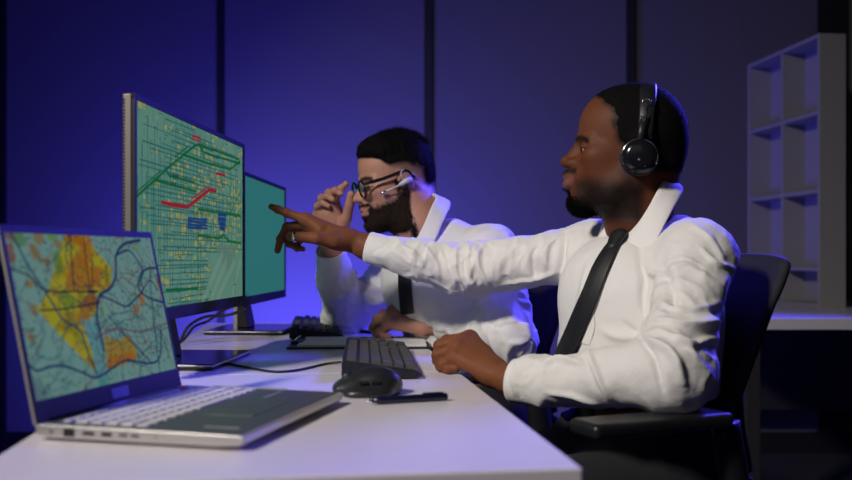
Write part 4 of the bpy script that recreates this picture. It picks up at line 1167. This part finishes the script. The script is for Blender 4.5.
# =================================================== the man pointing
def man_one():
    yaw = math.radians(24); Cc = (.40, 1.655)
    T, f, l = torso_frame(yaw, Cc)
    root = thing('person', 'man in white shirt and black tie with headphones, sitting and pointing at the monitor', 'person', (Cc[0], Cc[1], 0))
    inv = None
    root.location = (0, 0, 0)
    SK = (.200, .072, .033)
    hc = W(630, 148, 1.66)
    neck_to = T(.006, 0, 1.00)
    hd = head(hc, -math.radians(9), 0.0, 1.0, neck_to, .057, P1)
    # joints
    shL = W(702, 256, 1.53); elL = W(668, 372, 1.36); wrL = W(506, 380, 1.50)
    shR = W(592, 252, 1.80); elR = W(468, 270, 1.87); wrR = W(366, 247, 1.91)
    # left hand resting on the desk edge
    fing = [[W(470, 338, 1.60), W(447, 341, 1.62), W(441, 354, 1.615), W(449, 362, 1.60)],
            [W(463, 341, 1.585), W(440, 346, 1.60), W(438, 360, 1.595), W(447, 366, 1.58)],
            [W(458, 348, 1.565), W(438, 355, 1.575), W(441, 366, 1.572), W(450, 367, 1.565)],
            [W(455, 357, 1.55), W(443, 364, 1.555), W(448, 369, 1.55), W(456, 368, 1.545)]]
    th = [W(484, 356, 1.58), W(466, 354, 1.615), W(452, 357, 1.63), W(443, 361, 1.63)]
    hL = hand([W(530, 385, 1.47), W(510, 380, 1.495), W(493, 372, 1.52)], [.0265, .0255, .0235], None, fing, th, [.0150, .0125, .0110, .0095], SK, (.0108, .0112, .0106, .0096), flat=.9, palm_n=(0, 0, 1))
    fing = [[W(306, 219.5, 1.915), W(287, 213, 1.922), W(278, 209.5, 1.928), W(271.5, 206.8, 1.932)],
            [W(305, 224, 1.938), W(287, 227, 1.95), W(280.5, 239, 1.955), W(277.5, 250.5, 1.955)],
            [W(308, 229, 1.96), W(291, 233, 1.968), W(289, 243.5, 1.958), W(295, 247, 1.95)],
            [W(313, 234, 1.98), W(299, 240, 1.985), W(297, 248, 1.975), W(303, 249, 1.965)]]
    th = [W(334, 241, 1.885), W(317, 238.5, 1.870), W(302, 237, 1.880), W(290.5, 236.3, 1.888)]
    hR = hand([W(385, 251, 1.90), W(366, 246.5, 1.91), W(350, 240, 1.915)], [.029, .026, .0225], None, fing, th, [.0150, .0125, .0110, .0098], SK, (.0094, .0096, .0090, .0080), extra=[(W(345, 240.5, 1.905), W(313, 229, 1.925), .0190, .0150), (W(340, 242, 1.895), W(318, 236, 1.91), .0165, .0125), (W(340, 240, 1.92), W(314, 232, 1.955), .018, .014)])
    core = core_parts([([T(0, 0, .56), T(0, 0, .78), T(-.01, 0, .93)], [.09, .085, .08]), ([neck_to, T(-.01, 0, .90)], [.042, .06]),
                       ([T(0, .0, .93), shL+[0, 0, -.02], elL, wrL+(wrL-W(490, 371, 1.515))*1.0], [.05, .035, .03, .024]),
                       ([T(0, .0, .93), shR+[0, 0, -.02], elR, W(385, 251, 1.90)], [.05, .035, .028, .022]),
                       ([T(0, .08, .52), T(.40, .09, .53), T(.38, .09, .10)], [.06, .045, .035]), ([T(0, -.08, .52), T(.40, -.09, .53), T(.38, -.09, .10)], [.06, .045, .035])], SK)
    V, F, c = joinm([hd['skin'], hL, hR]+core); np_obj('body', V, F, 'skin1', root, c)
    np_obj('hair', *hd['hair'], 'hair', root); np_obj('beard', *hd['beard'], 'hair', root)
    for q in (-1, 1): eye(hd, q, root)
    ear_c = hd['c']
    # shirt
    A3 = np.array([f, l, [0, 0, 1.]])
    def body(v):
        v.ell(T(.000, 0, .850), (.116, .172, .135), A3, .0)
        v.ell(T(.020, 0, .70), (.132, .158, .17), A3, .08)
        v.ell(T(.010, 0, .58), (.130, .160, .10), A3, .06)
        v.ell(T(.03, -.02, .885), (.098, .12, .088), A3, .05)
        v.cap(shL+[-.012, 0, -.002], T(-.040, .05, .972), .052, .048, .04)
        v.cap(shR+[.01, 0, -.008], T(-.035, -.05, .975), .054, .048, .05)
        v.chain([shL, elL], [.060, .051], .03); v.cap(elL, W(540, 384, 1.465), .052, .039, .030); v.cap(W(540, 384, 1.465), wrL+[.012, 0, .004], .040, .036, .02)
        v.ell(elL+[.010, -.002, -.006], (.054, .050, .048), None, .03)
        v.chain([shR, elR], [.060, .050], .04); v.chain([elR, W(376, 249.5, 1.90)], [.052, .032], .03)
        cu = f*.62+np.array([0, 0, 1.]); cu /= np.linalg.norm(cu); v.cap(T(.0, 0, 1.00)+cu*.035, T(0, 0, 1.0)+cu*.16, .062, .066, .014, 's')
        v.cut((0, 0, .700), (0, 0, -1), 9, .004)
        dd = wrL-W(540, 384, 1.465); dd /= np.linalg.norm(dd); v.cut(wrL+dd*-.024, dd, .09)
        dR = W(376, 249.5, 1.90)-elR; dR /= np.linalg.norm(dR); v.cut(W(374, 249, 1.90), dR, .09)
    def disp(V, N):
        d = vnoise(V*[1, 1, .6], 9, 2)*.003+vnoise(V, 22, 4)*.0012
        a, ta = segdist(V, shR, elR); b, tb = segdist(V, elR, wrR)
        w = np.minimum(gauss(np.minimum(a, b)-.05, .03)*1.2, 1)
        d += w*(a < b)*fold_noise(V, shR, elR, .0045, 26, 5, 1.1)*(0.35+.9*ta**2)
        d += w*(a >= b)*fold_noise(V, elR, wrR, .0045, 34, 8, 1.1)*(1-.65*tb)
        a, ta = segdist(V, shL, elL); b, tb = segdist(V, elL, wrL)
        w = np.minimum(gauss(np.minimum(a, b)-.05, .03)*1.2, 1)
        d += w*(a < b)*fold_noise(V, shL, elL, .0040, 20, 11, .9)*(0.4+.8*ta)
        d += w*(a >= b)*fold_noise(V, elL, wrL, .0030, 26, 14, .9)*(.4+.6*np.abs(tb-.3))
        tr = (w < .3)*1.0; d += tr*vnoise(np.stack([V@f*8, V@l*13, V[:, 2]*4], -1), 1, 21)*.006
        return d
    lo = np.minimum(T(0, 0, .52), wrR)-.25; 
    v = Vol((-.16, 1.24, .62), (.64, 2.02, 1.10), .0034); body(v); V, F = v.mesh(); V = smooth_v(V, F, 2, .5)
    bvh0 = BVHTree.FromPolygons([tuple(p) for p in V], [tuple(int(i) for i in q) for q in F])
    N = normals(V, F)
    lines = [([(660, 262), (672, 292), (668, 315)], .012, -.006), ([(655, 300), (690, 310), (728, 300)], .007, .006), ([(650, 318), (690, 326), (726, 318)], .007, .006), ([(640, 338), (670, 352), (686, 388)], .008, .009),
             ([(622, 322), (650, 350), (664, 396)], .007, -.006), ([(660, 330), (690, 345), (716, 336)], .006, .006), ([(588, 352), (600, 380), (612, 402)], .006, .006), ([(540, 366), (560, 360), (585, 364)], .006, .006), ([(545, 392), (575, 396), (600, 404)], .005, .005),
             ([(642, 255), (655, 275), (690, 262)], .008, .006), ([(638, 240), (644, 275), (640, 320)], .010, -.005), ([(600, 330), (622, 338), (640, 335)], .010, .004),
             ([(560, 235), (548, 248), (545, 270)], .006, .006), ([(540, 242), (532, 258), (536, 282)], .006, -.005), ([(566, 232), (562, 262), (556, 292)], .008, -.008), ([(500, 285), (530, 280), (556, 272)], .006, .005),
             ([(484, 240), (478, 262), (490, 288)], .005, .005), ([(470, 244), (468, 268), (476, 290)], .0045, .005), ([(456, 245), (456, 268), (462, 288)], .0045, .005), ([(440, 247), (446, 268), (450, 288)], .0045, .004),
             ([(425, 246), (436, 262), (438, 284)], .0045, .004), ([(400, 243), (418, 256), (424, 268)], .0045, .004), ([(690, 222), (712, 240), (726, 262)], .008, .004), ([(700, 246), (716, 262), (734, 268)], .006, .005), ([(590, 262), (584, 290), (580, 330)], .012, .004)]
    V = V+N*(disp(V, N)+1.5*ridges(V, bvh0, [(a_, b_*.8, c_) for a_, b_, c_ in lines]))[:, None]; V = smooth_v(V, F, 1, .15)
    sh = np_obj('shirt', V, F, 'shirt', root)
    bvh = BVHTree.FromPolygons([tuple(p) for p in V], [tuple(int(i) for i in q) for q in F])
    dd = wrL-W(540, 384, 1.465); dd /= np.linalg.norm(dd)
    cuff(wrL-dd*.066, wrL-dd*.014, .0355, .0355, sh, W(525, 398, 1.45))
    dR = W(376, 249.5, 1.90)-elR; dR /= np.linalg.norm(dR); cuff(W(377, 250, 1.90)-dR*.035, W(368, 247.6, 1.905), .0335, .0325, sh)
    up = f*.62+np.array([0, 0, 1.]); up /= np.linalg.norm(up)
    nk = T(.010, 0, 1.024)
    fw = f-up*(f@up); fw /= np.linalg.norm(fw); lf = np.cross(up, fw)
    collar('collar', T, up, fw, lf, nk, .067, .063, sh)
    # placket with buttons
    tie_mesh(sh, bvh, [(613, 244), (604, 262), (598, 285), (592, 300), (588, 312), (590, 326), (587, 336)], [11, 11, 12, 12, 12], .0012, 'placket', 'cuff', .0014)
    tie, G = tie_mesh(root, bvh, [(617, 243), (608, 258), (598, 278), (588, 305), (577, 332), (570, 348)], [10, 15, 18, 19, 19, 19], .006)
    tie_knot(tie, G, T, .0175)
    legs(root, T, .53, .43)
    # wedding-style ring on the pointing hand
    a, b = W(302, 237, 1.880), W(290.5, 236.3, 1.888); m = a*.42+b*.58
    bm = bmesh.new(); lathe(bm, [(.0104, -.003), (.0116, -.0022), (.0120, 0), (.0116, .0022), (.0104, .003), (.0104, -.003)], m, b-a, 32)
    tag(bm_obj('ring', bm, 'chrome'), "silver ring on the pointing hand of the man in headphones", 'ring')
    return hd, root

def headphones(hd):
    R, c = hd['R'], hd['c']
    P = lambda x, y, z: Vector(c+R @ np.array([x, y, z]))
    t = thing('headphones', 'black over-ear headphones with silver trim, worn by the pointing man', 'headphones')
    ly = Vector(R[:, 1])
    arc = []
    for k in range(33):
        a = PI*k/32; yy = math.cos(a)*.086; zz = .005+math.sin(a)**.85*.108
        arc.append(P(-.020-.010*math.sin(a), yy, zz))
    bm = bmesh.new(); rings = []
    fx = Vector(R[:, 0])
    for i, p in enumerate(arc):
        tn = (arc[min(i+1, 32)]-arc[max(i-1, 0)]).normalized(); n = tn.cross(fx).normalized()
        w = .0125+.003*math.sin(PI*i/32); hh = .0045
        rings.append([bm.verts.new(p+fx*(w*cx)+n*(hh*cz)) for cx, cz in ((-1, -.5), (-.8, -1), (.8, -1), (1, -.5), (1, .5), (.8, 1), (-.8, 1), (-1, .5))])
    for a, b in zip(rings, rings[1:]):
        for k in range(8): bm.faces.new((a[k], a[(k+1) % 8], b[(k+1) % 8], b[k]))
    bm.faces.new(rings[0][::-1]); bm.faces.new(rings[-1]); bmesh.ops.recalc_face_normals(bm, faces=bm.faces)
    bm_obj('headband', bm, 'black', t)
    for q in (-1, 1):
        yc = q*.0885
        bm = bmesh.new(); lathe(bm, [(.018, -.010*1), (.030, -.010), (.033, -.004), (.0315, .004), (.028, .005)], P(-.010, yc-q*.004, -.027), ly*q, 40); bm_obj('ear_cushion', bm, 'foam', t)
        bm = bmesh.new(); lathe(bm, [(.0280, 0), (.0305, .003), (.0305, .010), (.027, .016), (.019, .0185), (.010, .0195), (0, .0195)], P(-.010, yc, -.027), ly*q, 48); cup = bm_obj('ear_cup', bm, 'blackg', t)
        # silver half ring round the cup, yoke and hinge
        bm = bmesh.new(); pts = [P(-.010+math.cos(a)*.0305, yc+q*.0125, -.027+math.sin(a)*.0305) for a in np.linspace(math.radians(-25), math.radians(205), 40)]
        sweep(bm, pts, .0012, 8); bm_obj('trim_ring', bm, 'chrome', cup)
        bm = bmesh.new(); sweep(bm, [P(-.011, yc+q*.012, .002), P(-.014, yc+q*.006, .020), P(-.020, q*.090, .042)], [.006, .0065, .0075], 12, .6, up=ly); bm_obj('yoke', bm, 'black', t)
        bm = bmesh.new(); pts = [P(-.022+math.cos(a)*.0075, q*.0935-q*.0*math.sin(a), .066+math.sin(a)*.0085) for a in np.linspace(math.radians(-60), math.radians(190), 24)]
        sweep(bm, pts, .0010, 8); bm_obj('hinge_trim', bm, 'chrome', t)
        bm = bmesh.new(); sweep(bm, [P(-.012, q*.0945, .045), P(-.017, q*.0955, .036), P(-.024, q*.094, .050)], [.0012, .0012, .0008], 8); bm_obj('hinge_trim', bm, 'chrome', t)
        for (x, z) in ((-.008, -.032), (-.018, -.043)):
            bm = bmesh.new(); lathe(bm, [(.0022, 0), (.0018, .0012), (0, .0014)], P(x, yc+q*.0185*(1 if abs(z+.032) < .003 else .93), z), ly*q, 14); bm_obj('stud', bm, 'chrome', cup)
    return t

# =================================================== the man in glasses
def man_two():
    yaw = math.radians(34); Cc = (.045, 2.20)
    T, f, l = torso_frame(yaw, Cc)
    root = thing('person', 'bearded man in glasses, white shirt and black tie, sitting at the farther desk', 'person')
    SK = (.49, .24, .165)
    hc = W(397, 178.5, 2.2); s = .95
    neck_to = T(.065, 0, 1.01)
    hd = head(hc, math.radians(19), math.radians(15), s, neck_to, .057, P2)
    shL = W(494, 256, 2.06); elL = W(510, 336, 1.95); wrL = W(447, 326, 2.10)
    shR = W(412, 262, 2.38); elR = W(344, 317, 2.42); wrR = W(331, 251, 2.255)
    fing = [[W(399, 310, 2.17), W(384, 314, 2.20), W(377, 324, 2.195), W(379, 332, 2.19)],
            [W(393, 311, 2.155), W(378, 318, 2.18), W(373, 328, 2.18), W(377, 335, 2.17)],
            [W(389, 317, 2.14), W(377, 325, 2.16), W(376, 333, 2.155), W(382, 336, 2.15)],
            [W(388, 324, 2.13), W(380, 332, 2.14), W(383, 336, 2.135), W(389, 336.5, 2.13)]]
    th = [W(412, 323, 2.17), W(401, 322, 2.195), W(392, 325, 2.21), W(386, 329, 2.21)]
    hL = hand([W(456, 327, 2.08), W(441, 326, 2.11), W(426, 325, 2.125)], [.029, .0285, .027], None, fing, th, [.0150, .0125, .0110, .0095], SK, (.0108, .0112, .0106, .0096), flat=.85, palm_n=(0, 0, 1))
    fing = [[W(334, 203, 2.20), W(337.5, 193, 2.18), W(341.5, 188, 2.168), W(346, 184, 2.16)],
            [W(327.5, 203, 2.215), W(329, 193, 2.185), W(335.5, 190.5, 2.165), W(341, 193.5, 2.16)],
            [W(321.5, 207, 2.225), W(321.5, 198, 2.195), W(327.5, 196, 2.172), W(333, 199.5, 2.165)],
            [W(318, 214, 2.23), W(317.5, 206, 2.21), W(323, 203, 2.19), W(328.5, 206, 2.18)]]
    th = [W(341, 233, 2.215), W(346.5, 218, 2.19), W(349.5, 205, 2.175), W(351, 194.5, 2.165)]
    ex = [(W(333, 236, 2.235), W(328, 214, 2.225), .022, .021), (W(338, 228, 2.225), W(336, 210, 2.21), .017, .014), (W(326, 232, 2.24), W(321, 216, 2.23), .015, .013)]
    hR = hand([W(331, 262, 2.275), W(332, 251, 2.255), W(332, 241, 2.245)], [.028, .027, .0255], None, fing, th, [.0165, .0130, .0112, .0092], SK, (.0096, .0098, .0092, .0082), extra=ex)
    core = core_parts([([T(-.05, 0, .56), T(-.045, 0, .74), T(-.01, 0, .90)], [.08, .07, .065]), ([neck_to, T(.0, 0, .90)], [.040, .06]),
                       ([T(0, .0, .93), shL+[0, 0, -.02], elL, W(456, 326, 2.15)], [.05, .035, .03, .024]),
                       ([T(0, .0, .93), shR+[0, 0, -.02], elR, W(330, 262, 2.275)], [.05, .035, .028, .022]),
                       ([T(0, .08, .52), T(.40, .09, .53), T(.38, .09, .10)], [.06, .045, .035]), ([T(0, -.08, .52), T(.40, -.09, .53), T(.38, -.09, .10)], [.06, .045, .035])], SK)
    V, F, c = joinm([hd['skin'], hL, hR]+core); np_obj('body', V, F, 'skin2', root, c)
    np_obj('hair', *hd['hair'], 'hair', root); np_obj('beard', *hd['beard'], 'beard', root)
    for q in (-1, 1): eye(hd, q, root)
    A3 = np.array([f, l, [0, 0, 1.]])
    def body(v):
        v.chain([shL, elL], [.064, .053], .03); v.cap(elL, wrL, .053, .037, .030)
        v.chain([shR, elR], [.062, .054], .04); v.chain([elR, elR*.45+wrR*.55, wrR], [.054, .048, .036], .03)
        v.ell(elR+[.004, 0, -.004], (.052, .052, .045), None, .02)
        dd = wrL-elL; dd /= np.linalg.norm(dd); v.cut(wrL, dd, .09)
        dR = wrR-elR; dR /= np.linalg.norm(dR); v.cut(wrR, dR, .09)
        v.ell(T(.015, 0, .87), (.110, .170, .135), A3, .03)
        v.ell(T(-.035, 0, .71), (.115, .158, .17), A3, .03)
        v.ell(T(-.05, 0, .58), (.125, .160, .10), A3, .03)
        v.cap(shL+[-.012, 0, 0], T(.01, .05, .985), .054, .048, .05)
        v.cap(shR+[.0, 0, -.012], T(.02, -.05, .975), .054, .048, .05)
        v.ell(T(.06, 0, .90), (.085, .12, .088), A3, .05)
        cu = f*.8+np.array([0, 0, 1.]); cu /= np.linalg.norm(cu); v.cap(T(.070, 0, 1.00)+cu*.035, T(.070, 0, 1.0)+cu*.16, .060, .064, .014, 's')
        v.cut((0, 0, .700), (0, 0, -1), 9, .004)
    def disp(V, N):
        d = vnoise(V*[1, 1, .6], 9, 12)*.003+vnoise(V, 22, 14)*.0012
        for (A, B, E, sd) in ((shR, elR, wrR, 5), (shL, elL, wrL, 31)):
            a, ta = segdist(V, A, B); b, tb = segdist(V, B, E)
            w = np.minimum(gauss(np.minimum(a, b)-.05, .03)*1.2, 1)
            d += w*(a < b)*fold_noise(V, A, B, .0050, 22, sd, 1.0)*(0.4+.9*ta)
            d += w*(a >= b)*fold_noise(V, B, E, .0045, 26, sd+3, 1.0)*(1-.5*tb)
        tr = (w < .3)*1.0; d += tr*vnoise(np.stack([V@f*8, V@l*13, V[:, 2]*4], -1), 1, 41)*.006
        return d
    v = Vol((-.36, 1.84, .62), (.36, 2.56, 1.12), .0042); body(v); V, F = v.mesh(); V = smooth_v(V, F, 2, .5)
    N = normals(V, F); V = V+N*disp(V, N)[:, None]; V = smooth_v(V, F, 1, .15)
    sh = np_obj('shirt', V, F, 'shirt', root)
    bvh = BVHTree.FromPolygons([tuple(p) for p in V], [tuple(int(i) for i in q) for q in F])
    dd = wrL-elL; dd /= np.linalg.norm(dd); cuff(wrL-dd*.045, wrL+dd*.008, .038, .037, sh)
    dR = wrR-elR; dR /= np.linalg.norm(dR); cuff(wrR-dR*.045, wrR+dR*.008, .038, .036, sh)
    up = f*.8+np.array([0, 0, 1.]); up /= np.linalg.norm(up)
    fw = f-up*(f@up); fw /= np.linalg.norm(fw); lf = np.cross(up, fw)
    collar('collar', T, up, fw, lf, T(.072, 0, 1.018), .070, .062, sh)
    tie, G = tie_mesh(root, bvh, [(404, 250), (405, 262), (406, 275), (406.5, 288), (407.5, 300), (408, 306), (408.5, 310)], [9, 11, 13, 13, 13, 13], .006)
    tie_knot(tie, G, T, .0165)
    legs(root, T, .53, .40, hip_f=-.075)
    return hd, root

def glasses(hd):
    R, c, s = hd['R'], hd['c'], hd['s']; P = lambda x, y, z: Vector(c+R @ (np.array([x, y, z])*s))
    t = thing('eyeglasses', 'black round-rimmed glasses on the face of the bearded man', 'glasses')
    for q in (-1, 1):
        pts = []
        for a in np.linspace(0, 2*PI, 37):
            y = q*(.033+math.cos(a)*.0245); pts.append(P(.107-.10*abs(y)**1*.16, y, -.006+math.sin(a)*.0215))
        bm = bmesh.new(); sweep(bm, pts, .0029, 8); rim = bm_obj('rim', bm, 'blackg', t)
        bm = bmesh.new(); vs = [bm.verts.new(p) for p in pts[:-1]]; bm.faces.new(vs); bm_obj('lens', bm, 'lens', rim, False, solid=.0008)
        bm = bmesh.new(); sweep(bm, smoothpath([P(.103, q*.058, .005), P(.098, q*.069, .006), P(.06, q*.076, .007), P(.015, q*.083, .012), P(-.004, q*.084, .010), P(-.020, q*.080, -.008)]), .0028, 8, 1.5); bm_obj('temple_arm', bm, 'blackg', t)
    bm = bmesh.new(); sweep(bm, smoothpath([P(.106, -.009, .000), P(.112, 0, .003), P(.106, .009, .000)]), .0020, 8); bm_obj('bridge', bm, 'blackg', t)
    t2 = thing('headset', 'slim pale headset with a short microphone boom, on the ear of the bearded man', 'headset')
    bm = bmesh.new(); sweep(bm, [P(-.004, .094, -.010), P(.012, .096, -.013), P(.030, .090, -.019)], [.0075, .0085, .004], 12, .8); bm_obj('earpiece', bm, 'headset', t2)
    bm = bmesh.new(); sweep(bm, smoothpath([P(.026, .091, -.018), P(.045, .083, -.021), P(.066, .074, -.026)]), .0016, 8); bm_obj('boom', bm, 'headset', t2)
    bm = bmesh.new(); sweep(bm, [P(.060, .0765, -.0248), P(.063, .0755, -.0254), P(.072, .073, -.0268), P(.074, .0725, -.0270)], [.002, .0038, .0038, .002], 12); bm_obj('microphone', bm, 'chrome', t2)
    bm = bmesh.new(); sweep(bm, smoothpath([P(.012, .092, -.010), P(.016, .088, .008), P(.006, .085, .016), P(-.008, .083, .008), P(-.012, .083, -.012)]), .0010, 8); bm_obj('ear_hook', bm, 'headset', t2)

hd1, man1 = man_one(); headphones(hd1)
hd2, man2 = man_two(); glasses(hd2)
chair('black mesh office chair of the man in headphones, nearest the camera', (0.385, 1.650, 0), PI+math.radians(24))
chair('black office chair of the bearded man, mostly hidden behind him', (0.125, 2.28, 0), PI+math.radians(34))

#==LIGHTS==
def area(name, loc, target, size, power, col, size_y=None, spread=180):
    l = bpy.data.lights.new(name, 'AREA'); l.energy = power; l.color = col; l.size = size; l.spread = math.radians(spread)
    if size_y: l.shape = 'RECTANGLE'; l.size_y = size_y
    o = bpy.data.objects.new(name, l); C.objects.link(o); o.location = loc
    o.rotation_euler = (Vector(target)-Vector(loc)).to_track_quat('-Z', 'Y').to_euler()
    return o
area('key_lamp', (-1.60, -0.22, 2.60), (0.25, 1.75, 0.9), 0.30, 14.5, (1.0, 0.93, 0.86), spread=80)
area('room_fill', (-0.3, -1.2, 2.3), (0.2, 1.7, 0.8), 1.2, 0.5, (1.0, 0.95, 0.92), spread=120)
area('blue_wall_washer', (-0.65, 3.50, 0.38), (-0.6, 4.35, 0.80), 0.9, 60, (0.10, 0.085, 1.0))
area('blue_rim_lamp', (1.75, 3.1, 2.1), (0.25, 1.9, 0.9), 0.5, 40, (0.08, 0.06, 1.0), spread=100)
w = bpy.data.worlds.new('world'); bpy.context.scene.world = w; w.use_nodes = True
w.node_tree.nodes['Background'].inputs[0].default_value = (0.02, 0.02, 0.03, 1)
w.node_tree.nodes['Background'].inputs[1].default_value = 0.3

#==CAMERA==
cam = bpy.data.cameras.new('camera'); co = bpy.data.objects.new('camera', cam); C.objects.link(co)
co.location = (0, 0, CAMZ); co.rotation_euler = (PI/2, 0, 0)
cam.sensor_width = 36; cam.lens = 36*FPX/852; cam.shift_y = (HOR-240)/852
cam.dof.use_dof = True; cam.dof.focus_distance = 1.75; cam.dof.aperture_fstop = 3.2; cam.clip_start = 0.02
sc = bpy.context.scene; sc.camera = co
sc.view_settings.view_transform = 'Standard'; sc.view_settings.look = 'None'
sc.view_settings.exposure = 0.0; sc.view_settings.gamma = 1.0
sc.cycles.use_denoising = True
